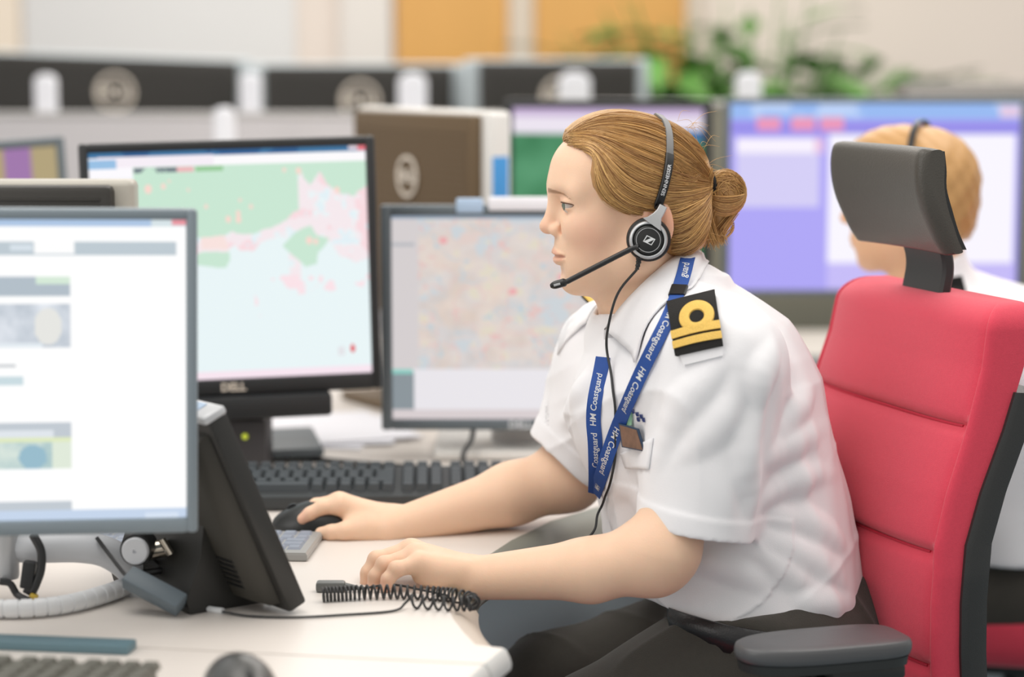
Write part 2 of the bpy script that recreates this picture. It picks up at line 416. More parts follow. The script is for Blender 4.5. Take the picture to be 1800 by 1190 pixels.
# ---------------------------------------------------------------- partitions and posts between the rows
m_part = mat('partition_cloth', S(205, 202, 204), 0.9, noise=0.04, nscale=200)
m_olive = mat('partition_dark_cloth', S(128, 126, 112), 0.9, noise=0.10, nscale=6)
m_post = mat('white_post', S(238, 240, 246), 0.35)
def partition(label, px0, px1, pyt, Y, m, zb):
    a, b = W(px0, pyt, Y), W(px1, pyt, Y); t = thing('desk_partition', label, 'partition', ((a[0] + b[0]) / 2, Y, 0))
    MB().box(((a[0] + b[0]) / 2, Y, (a[2] + zb) / 2), (b[0] - a[0], 0.03, a[2] - zb), bevel=0.006).build('panel', m, t, world=True)
    MB().box(((a[0] + b[0]) / 2, Y, a[2] + 0.006), (b[0] - a[0], 0.036, 0.012), bevel=0.004).build('top_rail', mat('partition_rail', S(190, 188, 186), 0.4), t, world=True)
    for x in (a[0] + 0.1, b[0] - 0.1): MB().box((x, Y, zb / 2), (0.04, 0.04, zb), bevel=0.004).build('leg', m_leg, t, world=True)
partition('pale grey desk partition below the back row of dark monitors', -260, 885, 206, 5.15, m_part, 0.35)
partition('olive grey desk partition behind the green and purple screens', 893, 2050, 186, 5.2, m_olive, 0.35)
for i, (px, w_, yt, Y, lab) in enumerate([(80, 38, 130, 5.3, 'white post against the leftmost dark monitor back'), (394, 34, 188, 4.9, 'short white post right behind the map screen, left of the white monitor edge'),
                                     (725, 50, 128, 5.35, 'white post just above the brown monitor back'), (1010, 56, 126, 5.35, 'white post behind the woman\'s hair, above the green screen'),
                                     (1316, 44, 126, 5.35, 'white post in front of the green plant'), (440, 36, 128, 5.4, 'white post in front of the gap between two dark monitor backs')]):
    a = W(px, yt, Y); wd = w_ * Y / FPX; dp = 0.03 if i != 1 else 0.05
    t = thing('partition_post', lab, 'post', (a[0], Y, 0), group='white posts between the desk rows')
    prof = [(-wd / 2, 0)] + [(wd / 2 * math.cos(th), a[2] - wd * 0.3 + wd * 0.3 * math.sin(th)) for th in np.linspace(PI, 0, 9)] + [(wd / 2, 0)]
    MB().prism(prof, -dp / 2, dp / 2, frame((1, 0, 0), (0, 0, 1), (0, -1, 0), (a[0], Y, 0)), bevel=0.006).build('upright', m_post, t, world=True)
    MB().box((a[0], Y, 0.01), (wd * 1.6, 0.12, 0.02), bevel=0.004).build('foot', m_leg, t, world=True)

# ---------------------------------------------------------------- monitors
m_blk = mat('black_plastic', S(38, 40, 42), 0.45, bump=0.15, bscale=800)
m_dk = mat('dark_back_plastic', S(44, 42, 38), 0.5, bump=0.2, bscale=600)
m_gry = mat('grey_plastic', S(128, 140, 148), 0.45, bump=0.1, bscale=800)
m_gry2 = mat('dark_grey_plastic', S(98, 108, 114), 0.45, bump=0.1, bscale=800)
m_sil = mat('silver_plastic', S(205, 207, 210), 0.35, 0.25)
m_silw = mat('pale_silver_plastic', S(228, 226, 222), 0.35, 0.1)
m_ring = mat('silver_logo', S(232, 222, 208), 0.35, 0.1)
def mon_px(xl, xr, yt, yb, Yl, Yr):
    ym = (yt + yb) / 2; a, b = W(xl, ym, Yl), W(xr, ym, Yr); Ym = (Yl + Yr) / 2
    c = (a + b) / 2; h = W(900, yt, Ym)[2] - W(900, yb, Ym)[2]
    return c, np.linalg.norm((b - a)[:2]), h, math.atan2(b[1] - a[1], b[0] - a[0])
def rectring(mb, w1, h1, w0, h0, y0, y1):      # a flat frame, outer w1 x h1, opening w0 x h0, between y0 and y1
    for s in (-1, 1):
        mb.box((s * (w1 + w0) / 4, (y0 + y1) / 2, 0), ((w1 - w0) / 2, abs(y1 - y0), h1), bevel=min(0.004, (w1 - w0) / 5))
        mb.box((0, (y0 + y1) / 2, s * (h1 + h0) / 4), (w0 + 0.002, abs(y1 - y0), (h1 - h0) / 2), bevel=min(0.004, (h1 - h0) / 5))
def monitor(label, c, w_, h, yaw, bez, m_b, scr=None, nx=120, ny=90, roll=0.0, stand=True, stand_m=None, desk_z=0.74, group=None, logo=None, bezb=None, logo_m=None, m_back=None, pitch=0.0, sy=0.1):
    t = thing('computer_monitor', label, 'monitor', c, yaw, group); t.rotation_euler = (pitch, roll, yaw)
    bezb = bezb or bez
    z0 = (bezb - bez) / 2
    mb = MB(); w0, h0 = w_ - 2 * bez, h - bez - bezb
    for s in (-1, 1): mb.box((s * (w_ / 2 - bez / 2), 0, 0), (bez, 0.02, h), bevel=0.004)
    mb.box((0, 0, h / 2 - bez / 2), (w0 + 0.004, 0.02, bez), bevel=0.004); mb.box((0, 0, -h / 2 + bezb / 2), (w0 + 0.004, 0.02, bezb), bevel=0.004)
    mb.build('bezel', m_b, t)
    mb = MB(); mb.box((0, 0.027, 0), (w_ - 0.004, 0.035, h - 0.004), bevel=0.008); mb.box((0, 0.055, -0.01), (w_ * 0.62, 0.035, h * 0.6), bevel=0.015); mb.build('casing', m_back or m_b, t)
    if scr:
        u, v = np.meshgrid(np.linspace(0, 1, nx + 1), np.linspace(0, 1, ny + 1), indexing='ij')
        X = (u - 0.5) * w0; Z = (0.5 - v) * h0 + z0; n1 = ny + 1
        I = np.arange((nx + 1) * n1).reshape(nx + 1, n1)
        F = np.stack([I[:-1, :-1], I[:-1, 1:], I[1:, 1:], I[1:, :-1]], -1).reshape(-1, 4)
        me = bpy.data.meshes.new('screen'); me.from_pydata(np.stack([X, 0 * X - 0.004, Z], -1).reshape(-1, 3).tolist(), [], F.tolist())
        rgb = np.clip(scr(u, v), 0, 255) / 255; lin = np.where(rgb <= 0.04, rgb / 12.92, ((rgb + 0.055) / 1.055) ** 2.4)
        set_attr(me, 'pixels', lin.reshape(-1, 3)); link('screen', me, screen_mat(), t)
    if logo:
        mb = MB(); text_on(mb, logo[0], logo[1], frame((1, 0, 0), (0, 0, 1), (0, -1, 0), (logo[2], -0.0108, -h / 2 + bezb / 2)), bold=0.0006); mb.build('logo', logo_m or m_ring, t, smooth=False)
    if stand:
        zb = desk_z - c[2]
        MB().box((0, sy / 2 + 0.04, zb / 2 + 0.005), (0.09, sy - 0.06, -zb - 0.01), bevel=0.008).build('stand_neck', stand_m or m_back or m_gry2, t)
        MB().box((0, sy - 0.01, zb + 0.009 + 0.13 * abs(math.sin(roll))), (0.26, 0.2, 0.016), bevel=0.006).build('stand_base', stand_m or m_back or m_gry2, t)
    return t
def back_monitor(label, c, w_, h, yaw, side, m_panel, stand=True, desk_z=0.74, group=None, logo=True, m_frame=None, blue_reflection=None, ls=0.036, roll=0.0):
    # seen from behind; local -Y faces the camera
    t = thing('computer_monitor', label, 'monitor', c, yaw, group); t.rotation_euler = (0, roll, yaw)
    mb = MB(); mb.box((0, 0.03, 0), (w_, 0.045, h), bevel=0.009, seg=3); mb.build('side_frame', m_frame or m_silw, t)
    mb = MB(); mb.box((0, 0.002, -0.002), (w_ - 2 * side, 0.03, h - 0.008), bevel=0.008)
    for k in range(26): mb.box((0, -0.0135, h * 0.40 - k * h * 0.032), (w_ - 2 * side - 0.03, 0.002, h * 0.012))
    mb.build('back_panel', m_panel, t)
    MB().box((0, 0.0545, 0), (w_ - 0.02, 0.006, h - 0.02), bevel=0.002).build('screen', mat('unlit_screen', S(20, 20, 22), 0.2), t)
    if logo:
        mb = MB(); Q = frame((1, 0, 0), (0, 0, 1), (0, -1, 0), (0, -0.0155, h * 0.18))
        n = 40; ring = [[(math.cos(a) * r, math.sin(a) * r, zz) for (r, zz) in ((ls, 0.003), (ls * 0.84, 0.003), (ls * 0.84, 0), (ls, 0))] for a in np.linspace(0, 2 * PI, n, endpoint=False)]
        g = [[tuple(Q @ Vector(p)) for p in r_] for r_ in ring]; mb.grid(g, closed_u=True, closed_v=True)
        text_on(mb, 'DELL', ls * 0.75, frame((1, 0, 0), (0, 0, 1), (0, -1, 0), (0, -0.0172, h * 0.18)), bold=0.001)
        mb.build('logo', m_ring, t)
    if blue_reflection:
        for sx in (-1, 1): MB().box((sx * (w_ / 2 - 0.0005), 0.03, h * 0.12), (0.003, 0.03, h * 0.35), bevel=0.001).build('blue_side_reflection', mat('blue_reflection_paint', S(70, 150, 215), 0.4), t)  # blue reflection on the silver sides, painted as thin strips
    if stand:
        zb = desk_z - c[2]
        MB().box((0, -0.03, zb / 2 + 0.005), (0.08, 0.035, -zb - 0.01), bevel=0.008).build('stand_neck', m_panel, t)
        MB().box((0, -0.0, zb + 0.009 + 0.13 * abs(math.sin(roll))), (0.24, 0.18, 0.016), bevel=0.006).build('stand_base', m_panel, t)
    return t
def box_in(u, v, a, b, c, d): return (u >= a) & (u < b) & (v >= c) & (v < d)
def paint(C, m, col): C[m] = col
def scr_front(u, v):                           # a web page on white; only its right part shows
    C = np.full(u.shape + (3,), 254.0); u = (u - 0.0)
    px = 347 + (u - 1) * 917 ; px = 327 - (1 - u) * 905; py = 388 + v * 530
    paint(C, py < 400, (172, 196, 226)); paint(C, (py < 399) & (px > 262), (214, 226, 230)); paint(C, (py < 398) & (px > 300), (232, 150, 160))
    paint(C, (py > 427) & (py < 449) & (px < 309), (188, 200, 208)); paint(C, (py > 426) & (py < 448) & (px > 47) & (px < 121), (252, 252, 252))
    paint(C, (py > 431) & (py < 443) & (px > 3) & (px < 42), (214, 224, 232))
    n = fbm(px / 300, py / 300, 9, 3); n2 = fbm(px / 300, py / 300, 4, 8)
    m = (px < 113) & (py > 488) & (py < 522); paint(C, m, (176, 188, 198)); paint(C, m & (px > 50) & (py < 501), (212, 232, 214))
    m = (px < 112) & (py > 536) & (py < 613); C[m] = np.stack([165 + 80 * n, 176 + 72 * n, 188 + 66 * n], -1)[m]
    m2 = m & (((px - 70) / 26) ** 2 + ((py - 575) / 32) ** 2 < 1 + 0.6 * (n2 - 0.5)); paint(C, m2, (228, 228, 224))
    paint(C, m & (py > 603) & (px < 60), (226, 234, 240)); paint(C, (px < 25) & (py > 663) & (py < 678), (200, 218, 224)); paint(C, (px < 10) & (py > 640) & (py < 647), (196, 200, 204))
    m = (px < 111) & (py > 745) & (py < 770); paint(C, m, (192, 200, 208)); paint(C, m & (py > 757) & (px < 80), (222, 228, 234)); paint(C, (px < 111) & (py > 770) & (py < 778), (222, 232, 190))
    m = (px < 111) & (py >= 778) & (py < 826); C[m] = np.stack([140 + 90 * n, 176 + 62 * n, 186 + 40 * n], -1)[m]
    paint(C, m & (((px - 40) / 26) ** 2 + ((py - 806) / 22) ** 2 < 1), (150, 186, 202)); paint(C, m & (px > 76), (222, 232, 216))
    paint(C, (py > 886) & (py < 902) & (px < 112), (192, 200, 208)); paint(C, (py > 901), (196, 212, 234)); paint(C, (py > 908) & (px > 250) & (px < 312), (214, 226, 242))
    return C
LANDB = np.array([(365, 480), (770, 482), (850, 480), (905, 458), (980, 472), (1040, 448), (1110, 436), (1165, 400), (1150, 372), (1100, 345), (1090, 325), (1150, 262), (1180, 250), (1210, 290), (1250, 250), (1275, 300), (1320, 330), (1380, 350), (1400, 330), (1440, 320)])
def scr_map(u, v):
    C = np.empty(u.shape + (3,)); C[:] = (231, 243, 245)
    x = 365 + u * 1065; y = 150 + v * 885; n = fbm(u, v, 14, 5); n2 = fbm(u, v, 7, 15); n3 = fbm(u, v, 24, 25)
    b = np.interp(x, LANDB[:, 0], LANDB[:, 1]); yy = y + (n - 0.5) * 60
    pink = (y < b + 70 + (n2 - 0.5) * 130 + np.where(x > 1120, 170, 0) * 1.0) & (y > 200); C[pink & (n3 > 0.36)] = (243, 231, 235); C[pink & (n > 0.60)] = (246, 217, 222); C[pink & (n3 < 0.3)] = (224, 238, 244)
    land = yy < b; C[land] = (199, 229, 209)
    isl = lambda P: np.array(P)
    def inside(P):
        P = np.array(P, float); m = np.zeros(x.shape, bool); X, Yq = x + (n - 0.5) * 26, y + (n2 - 0.5) * 26
        for i in range(len(P)):
            a, c = P[i], P[(i + 1) % len(P)]; k = (a[1] > Yq) != (c[1] > Yq); den = c[1] - a[1] if c[1] != a[1] else 1e-9
            m ^= k & (X < (c[0] - a[0]) * (Yq - a[1]) / den + a[0])
        return m
    paint(C, inside([(1092, 520), (1160, 462), (1200, 452), (1225, 490), (1280, 500), (1230, 560), (1225, 600), (1180, 612)]), (199, 229, 209))
    paint(C, inside([(760, 545), (890, 545), (893, 575), (880, 604), (830, 604), (760, 590)]), (199, 229, 209))
    paint(C, inside([(780, 485), (860, 478), (880, 500), (890, 535), (780, 535)]), (246, 224, 220))
    for (cx, cy, r) in [(587, 293, 13), (645, 283, 9), (668, 265, 5), (740, 300, 5), (805, 366, 7), (888, 418, 10), (937, 345, 6), (978, 372, 7), (928, 420, 11), (928, 395, 8), (1112, 235, 7), (1168, 240, 10), (1315, 320, 10), (1200, 510, 14), (1225, 515, 10)]:
        paint(C, ((x - cx) / r) ** 2 + ((y - cy) / (r * 1.3)) ** 2 < 1 + (n - 0.5), (248, 214, 204))
    paint(C, (y > 640) & (n2 > 0.66) & (x > 980), (248, 224, 230)); paint(C, (y > 1005), (246, 228, 238)); 
    paint(C, (x > 1300) & (x < 1325) & (y > 930) & (y < 965), (226, 226, 230)); paint(C, ((x - 1357) / 9) ** 2 + ((y - 938) / 17) ** 2 < 1, (224, 90, 100))
    paint(C, y < 207, (250, 248, 250)); paint(C, (x < 530) & (y < 380), (250, 248, 252)); paint(C, (x < 530) & (y >= 250), (240, 244, 248))
    t = (y > 213) & (y < 232); paint(C, t & (x > 535) & (x < 700) & (n3 > 0.45), (110, 120, 130)); paint(C, t & (x > 700) & (x < 765), (236, 180, 184)); paint(C, t & (x > 770) & (x < 875), (150, 200, 150))
    paint(C, (y < 172), (44, 92, 142)); paint(C, (y < 172) & (n2 > 0.52), (62, 116, 160)); paint(C, (x > 400) & (x < 840) & (y > 168) & (y < 207), (244, 236, 244)); paint(C, (x < 470) & (y > 176) & (y < 212), (150, 190, 226)); paint(C, (x > 1365) & (y < 165), (226, 212, 222)); paint(C, (x > 1398) & (y < 168), (232, 120, 130))
    return C
def scr_chart(u, v):
    C = np.empty(u.shape + (3,)); n = fbm(u, v, 10, 31); n2 = fbm(u, v, 8, 47); n3 = fbm(u, v, 9, 53); n4 = fbm(u, v, 16, 77)
    C[:] = (216, 207, 203)
    C += ((n - 0.5) * 28)[..., None] * np.array([0.5, -0.1, -0.6]) + ((n2 - 0.5) * 36)[..., None] * np.array([-0.5, 0.0, 0.5]) + ((n4 - 0.5) * 24)[..., None]
    paint(C, n3 > 0.66, (222, 204, 198)); paint(C, n2 > 0.66, (202, 209, 214)); paint(C, (n4 > 0.70), (222, 214, 196)); paint(C, (abs(n - 0.5) < 0.012), (226, 190, 186)); paint(C, abs(n2 - 0.47) < 0.010, (190, 204, 212))
    for cx, cy in [(0.20, 0.12), (0.47, 0.37), (0.66, 0.30)]: paint(C, (u - cx) ** 2 + (v - cy) ** 2 < 0.0003, (232, 170, 172))
    paint(C, u < 0.10, (211, 205, 206)); paint(C, (u < 0.09) & (v > 0.13) & (v < 0.15), (180, 182, 188)); paint(C, (v < 0.012), (150, 166, 184))
    paint(C, u > 0.83, (178, 214, 202)); paint(C, v > 0.755, (231, 228, 233)); paint(C, (u < 0.085) & (v > 0.765) & (v < 0.955), (138, 148, 154)); paint(C, (u < 0.08) & (v > 0.755) & (v < 0.775), (140, 206, 196)); paint(C, v > 0.955, (214, 204, 206))
    return C
def scr_green(u, v):
    C = np.empty(u.shape + (3,)); n = fbm(u, v, 5, 3); C[:] = (74, 138, 98); C += ((n - 0.5) * 50)[..., None]
    paint(C, v < 0.17, (234, 226, 238)); paint(C, (v < 0.06), (200, 180, 214)); paint(C, (u > 0.76) & (v > 0.15) & (v < 0.22), (60, 110, 160)); return C
def scr_purple(u, v):
    C = np.empty(u.shape + (3,)); C[:] = (172, 164, 244); n = fbm(u, v, 8, 3)
    paint(C, v < 0.09, (150, 184, 240)); paint(C, (v < 0.08) & (n > 0.5), (186, 208, 246)); paint(C, (v > 0.09) & (v < 0.17), (150, 142, 232))
    for c in (0.13, 0.25, 0.35): paint(C, (abs(u - c) < 0.042) & (v > 0.075) & (v < 0.145), (232, 150, 186))
    paint(C, box_in(u, v, 0.02, 0.29, 0.19, 0.27), (246, 240, 252)); paint(C, box_in(u, v, 0.29, 0.32, 0.19, 0.27), (232, 196, 226)); paint(C, box_in(u, v, 0.02, 0.31, 0.27, 0.56), (210, 204, 244))
    paint(C, box_in(u, v, 0.34, 0.985, 0.17, 0.86), (247, 244, 254)); paint(C, box_in(u, v, 0.34, 0.99, 0.86, 1), (196, 186, 246)); paint(C, box_in(u, v, 0.93, 1, 0.02, 0.08), (226, 200, 226)); return C
def scr_stripes(u, v):
    C = np.empty(u.shape + (3,)); C[:] = (176, 158, 122); k = np.floor((u + 0.12) * 7).astype(int) % 2 == 0; C[k] = (160, 120, 168); paint(C, (u < 0.5), (206, 150, 190)); paint(C, box_in(u, v, 0.5, 0.64, 0, 1), (176, 158, 122)); paint(C, box_in(u, v, .64, .82, 0, 1), (158, 118, 170)); paint(C, u >= .82, (176, 160, 122)); return C
c, w_, h, yaw = mon_px(-570, 347, 367, 945, 2.20, 2.29)
front = monitor('big grey-framed monitor with a bright white web page, nearest the camera at the left', c, w_, h, yaw, 0.0115, m_gry, scr_front, 330, 200, stand=False, roll=math.radians(0.9), bezb=0.0155)
FRONT = (c, w_, h, yaw)
c, w_, h, yaw = mon_px(147, 664, 247, 695, 3.20, 3.27)
mapm = monitor('black-framed monitor showing the green and pale blue coast map', c, w_, h, yaw, 0.0135, m_blk, scr_map, 330, 280, logo=('DELL', 0.016, -0.005), bezb=0.024, roll=math.radians(-1.3), sy=0.2)
bx = MB(); bx.box((-0.028, -0.004, -h / 2 - 0.017), (0.325, 0.04, 0.034), bevel=0.006); bx.build('soundbar', m_blk, mapm)
c, w_, h, yaw = mon_px(670, 1160, 361, 756, 3.36, 3.36)
chm = monitor('grey-framed monitor showing a pale pastel street chart, in front of the woman\'s face', c, w_, h, yaw, 0.0165, m_gry2, scr_chart, 220, 180, logo=('DELL', 0.016, 0.0), bezb=0.0165, stand_m=m_silw, logo_m=mat('pale_logo', S(200, 205, 210), 0.4))
MB().box((0.065, -0.008, h / 2 + 0.002), (0.225, 0.012, 0.02), bevel=0.003).build('paper_strip', mat('paper', S(238, 238, 244), 0.7), chm)
MB().box((-0.075, -0.008, h / 2 - 0.001), (0.04, 0.01, 0.022), bevel=0.003).build('blue_tab', mat('pale_blue_tab', S(176, 200, 226), 0.5), chm)
m_brown = mat('brown_back', S(102, 83, 58), 0.55, bump=0.2, bscale=500)
c, w_, h, yaw = mon_px(622, 852, 192, 560, 4.12, 3.72)
back_monitor('brown-backed monitor turned away, with pale silver edges, behind the coast map screen', c, w_, h, yaw, 0.022, m_brown, blue_reflection=True)
c, w_, h, yaw = mon_px(888, 1250, 176, 470, 4.38, 4.30)
monitor('monitor with a dark green screen under a white bar, behind the woman\'s head', c, w_, h, yaw, 0.016, m_blk, scr_green, 90, 80)
c, w_, h, yaw = mon_px(1272, 1800, 172, 520, 4.25, 4.25)
monitor('large monitor with the purple and white screen, behind the seated man', c, w_, h, yaw, 0.011, m_gry2, scr_purple, 160, 100)
c, w_, h, yaw = mon_px(-170, 122, 250, 560, 3.72, 3.86)
monitor('small monitor with purple and olive columns at the left edge of the picture', c, w_, h, yaw, 0.015, m_gry2, scr_stripes, 60, 30, roll=math.radians(-3), bezb=0.02)
c, w_, h, yaw = mon_px(-230, 236, 318, 640, 2.86, 2.86)
back_monitor('monitor with a ribbed dark back and silver top, right behind the white web page monitor', c, w_, h, yaw, 0.024, m_dk, blue_reflection=True, logo=False, m_frame=mat('dull_silver', S(172, 168, 158), 0.4))
for (xl, xr, yt, yb, lab) in [(-40, 440, 97, 300, 'leftmost dark monitor back of the back row'), (442, 818, 112, 310, 'dark monitor back of the back row left of the orange door'), (820, 1142, 104, 310, 'dark monitor back of the back row under the orange doors')]:
    c, w_, h, yaw = mon_px(xl, xr, yt, yb, 5.9, 6.0)
    back_monitor(lab, c, w_, h, yaw, 0.034, m_dk, group='dark monitors of the back row', m_frame=mat('blue_grey_edge', S(176, 186, 190), 0.4), ls=0.050, roll=math.radians(2.0 if xl < 0 else 0))
c, w_, h, yaw = mon_px(1575, 1850, 146, 420, 5.4, 5.4)
back_monitor('grey-topped monitor back rising behind the purple screen at the right', c, w_, h, yaw, 0.02, mat('grey_back', S(150, 146, 142), 0.5), logo=False, m_frame=mat('grey_frame', S(120, 116, 110), 0.5))
# ---------------------------------------------------------------- plant
pl = thing('potted_plant', 'leafy green potted plant against the wall, right of the orange doors', 'plant', (wx(1340, 7.2), 7.2, 0))
m_leaf = mat('leaf', S(84, 132, 58), 0.55, noise=0.3, nscale=9)
mb = MB(); px_ = wx(1305, 7.2)
mb.lathe([(0.001, 0.0), (0.15, 0.0), (0.19, 0.42), (0.2, 0.44), (0.18, 0.44), (0.16, 0.40), (0.001, 0.40)], Matrix.Translation((px_, 7.2, 0))); mb.build('pot', mat('pot_grey', S(120, 118, 114), 0.6), pl, world=True)
st = MB(); lf = MB(); rg = random.Random(5)
for k in range(210):
    a = rg.uniform(0, 2 * PI); L = rg.uniform(0.5, 1.12); el = rg.uniform(0.8, 1.5); base = np.array([px_ + 0.05 * math.cos(a), 7.2 + 0.05 * math.sin(a), 0.4])
    tip = base + np.array([math.cos(a) * math.cos(el), math.sin(a) * math.cos(el), math.sin(el)]) * L * 1.05
    mid = (base + tip) / 2 + np.array([0, 0, 0.12]); P = smooth_path([base, mid, tip], 10); P = np.minimum(P, [9, 7.9, 9]); st.tube(P, np.linspace(0.006, 0.003, 10), 5)
    d = np.array([math.cos(a), math.sin(a), 0.0])
    for j in range(7):
        f = rg.uniform(0.35, 1.0); b0 = P[min(9, int(f * 9))]; aa = a + rg.uniform(-1.3, 1.3); dd = np.array([math.cos(aa), math.sin(aa), rg.uniform(-0.3, 0.7)]); dd = norm(dd); ll = rg.uniform(0.16, 0.32); sd = norm(np.cross(dd, [0, 0, 1])) * ll * 0.16
        pts = []
        for s_, ww in ((0, 0.15), (0.3, 1), (0.65, 0.8), (1, 0.03)):
            cc = b0 + dd * ll * s_ + np.array([0, 0, -0.25 * ll * s_ * s_]); pts.append([np.minimum(q_, [9, 7.93, 9]) for q_ in (cc - sd * ww, cc + np.array([0, 0, -0.006]), cc + sd * ww)])
        lf.grid(pts)
st.build('stems', m_leaf, pl, world=True); lf.build('foliage', m_leaf, pl, world=True, recalc=False)
# ---------------------------------------------------------------- the woman at the desk
def head_prims(F, O, R):                       # face looks along local -x; near side of the face is -y
    F.fr = (np.asarray(O), R)
    F.ell((0.002, 0, 0.028), (0.0855, 0.0725, 0.070), 0.02)
    F.ell((-0.043, 0, 0.034), (0.0535, 0.056, 0.048), 0.03)
    F.ell((-0.034, 0, -0.038), (0.055, 0.054, 0.066), 0.03)
    F.cone((-0.058, 0.008, -0.088), (0.004, 0.0475, -0.062), 0.017, 0.018, 0.03, mir=True)
    F.cone((0.004, 0.0475, -0.062), (0.016, 0.058, -0.01), 0.018, 0.016, 0.03, mir=True)
    F.ell((-0.0680, 0, -0.0955), (0.0165, 0.019, 0.0145), 0.012)
    F.ell((-0.052, 0.036, -0.027), (0.030, 0.024, 0.027), 0.02, mir=True)
    F.ell((-0.053, 0.024, -0.070), (0.024, 0.024, 0.026), 0.02, mir=True)
    F.cone((-0.0865, 0.010, 0.0165), (-0.071, 0.043, 0.014), 0.0095, 0.009, 0.02, mir=True)
    F.ell((-0.0925, 0.033, 0.000), (0.0145, 0.017, 0.0105), 0.016, sub=True, mir=True)
    F.cone((-0.0885, 0, 0.008), (-0.1005, 0, -0.0255), 0.0068, 0.0075, 0.013)
    F.ell((-0.1005, 0, -0.0295), (0.0092, 0.0088, 0.0078), 0.007)
    F.ell((-0.0915, 0.0105, -0.0325), (0.0085, 0.0060, 0.0068), 0.005, mir=True)
    F.ell((-0.0830, 0.0165, -0.0325), (0.004, 0.003, 0.008), 0.006, sub=True, mir=True)
    F.ell((-0.0945, 0.0055, -0.0405), (0.0045, 0.0028, 0.003), 0.003, sub=True, mir=True)
    F.ell((-0.0675, 0, -0.0565), (0.0235, 0.026, 0.0235), 0.014)
    F.ell((-0.0895, 0, -0.0805), (0.005, 0.016, 0.0045), 0.010, sub=True)
    def skin_x(y, z):                          # where the face surface lies
        xs = np.linspace(-0.115, -0.05, 140); d = F.ev(np.asarray(O) + np.stack([xs, np.full(140, y), np.full(140, z)], 1) @ R.T); return xs[int(np.argmax(d < 0))]
    ts = np.linspace(0, 1, 7)
    up_ = [(skin_x(0.0262 * t, -0.0585 - 0.0042 * t) + 0.0022 - 0.0008 * t, 0.0262 * t, -0.0585 - 0.0042 * t) for t in ts]
    lo_ = [(skin_x(0.0248 * t, -0.0690 + 0.0030 * t) + 0.0024 - 0.0006 * t, 0.0248 * t, -0.0690 + 0.0030 * t) for t in ts]
    ml_ = [(skin_x(0.0288 * t, -0.0636 + 0.0008 * t * t), 0.0288 * t, -0.0636 + 0.0008 * t * t) for t in ts]
    for i in range(6):
        F.cone(up_[i], up_[i + 1], 0.0046 - 0.0022 * ts[i], 0.0046 - 0.0022 * ts[i + 1], 0.004, mir=True)
        F.cone(lo_[i], lo_[i + 1], 0.0050 - 0.0024 * ts[i], 0.0050 - 0.0024 * ts[i + 1], 0.004, mir=True)
    for i in range(6): F.cone(np.array(ml_[i]) - [0.0006 + 0.0012 * (1 - ts[i]), 0, 0], np.array(ml_[i + 1]) - [0.0006 + 0.0012 * (1 - ts[i + 1]), 0, 0], 0.0015, 0.0012, 0.0026, sub=True, mir=True)
    # lids around the eyeball, then the opening
    F.ell((-0.0735, 0.0315, 0.0005), (0.0142, 0.0165, 0.0118), 0.004, mir=True)
    F.cone((-0.0862, 0.022, 0.0050), (-0.0785, 0.043, 0.0040), 0.0022, 0.0026, 0.004, mir=True)
    F.ell((-0.0860, 0.0345, -0.0014), (0.0190, 0.0158, 0.0030), 0.0015, sub=True, mir=True)
    # ear
    F.ell((0.022, 0.074, -0.016), (0.0165, 0.0060, 0.030), 0.006, R=roty(-0.25), mir=True)
    F.ell((0.018, 0.080, -0.010), (0.0085, 0.0050, 0.017), 0.004, R=roty(-0.25), sub=True, mir=True)
    F.fr = None
HO = W(1110, 355, 2.72); HR = rotz(math.radians(5)) @ rotx(math.radians(0))
def HL(x, y, z): return HO + HR @ np.array([x, y, z])
def hpx(px, py, y=0.0):                        # head coordinates of a pixel
    return np.array([(px - 1110) / 1470, y, (355 - py) / 1470])
woman = thing('person', 'woman in a white short-sleeved shirt with black shoulder slides, leaning over the desk', 'person', (W(1370, 1100, 2.74)[0], 2.74, 0))

B = Field(); head_prims(B, HO, HR)
nb0, nb1 = HL(0.012, 0, -0.055), W(1172, 560, 2.74)
B.cone(nb0, nb1, 0.050, 0.058, 0.02)
B.cone(HL(-0.012, 0, -0.080), W(1108, 575, 2.74), 0.028, 0.036, 0.03)
B.cone(W(1180, 600, 2.70), W(1255, 650, 2.605), 0.045, 0.045, 0.05); B.cone(W(1160, 590, 2.78), W(1090, 640, 2.88), 0.055, 0.05, 0.05)
B.ell(W(1245, 720, 2.74), (0.10, 0.14, 0.15), 0.05); B.ell(W(1290, 900, 2.74), (0.11, 0.14, 0.15), 0.05); B.ell(W(1370, 1080, 2.74), (0.11, 0.155, 0.09), 0.05)
# near arm: shoulder, elbow, wrist
sh, el, wr = W(1262, 650, 2.59), W(1166, 968, 2.535), W(838, 1018, 2.556)
B.cone(sh, el, 0.048, 0.0365, 0.02)
B.cone(el, W(1140, 980, 2.535), 0.0365, 0.036, 0.025)
B.cone(el, W(1158, 1002, 2.535), 0.032, 0.022, 0.02)
B.cone(W(1140, 980, 2.535), W(1040, 1002, 2.54), 0.0345, 0.0345, 0.03)
B.cone(W(1040, 1002, 2.54), wr, 0.0335, 0.0215, 0.02)
B.cone(W(1010, 1000, 2.56), wr + np.array([0, 0.012, 0]), 0.027, 0.0195, 0.02)
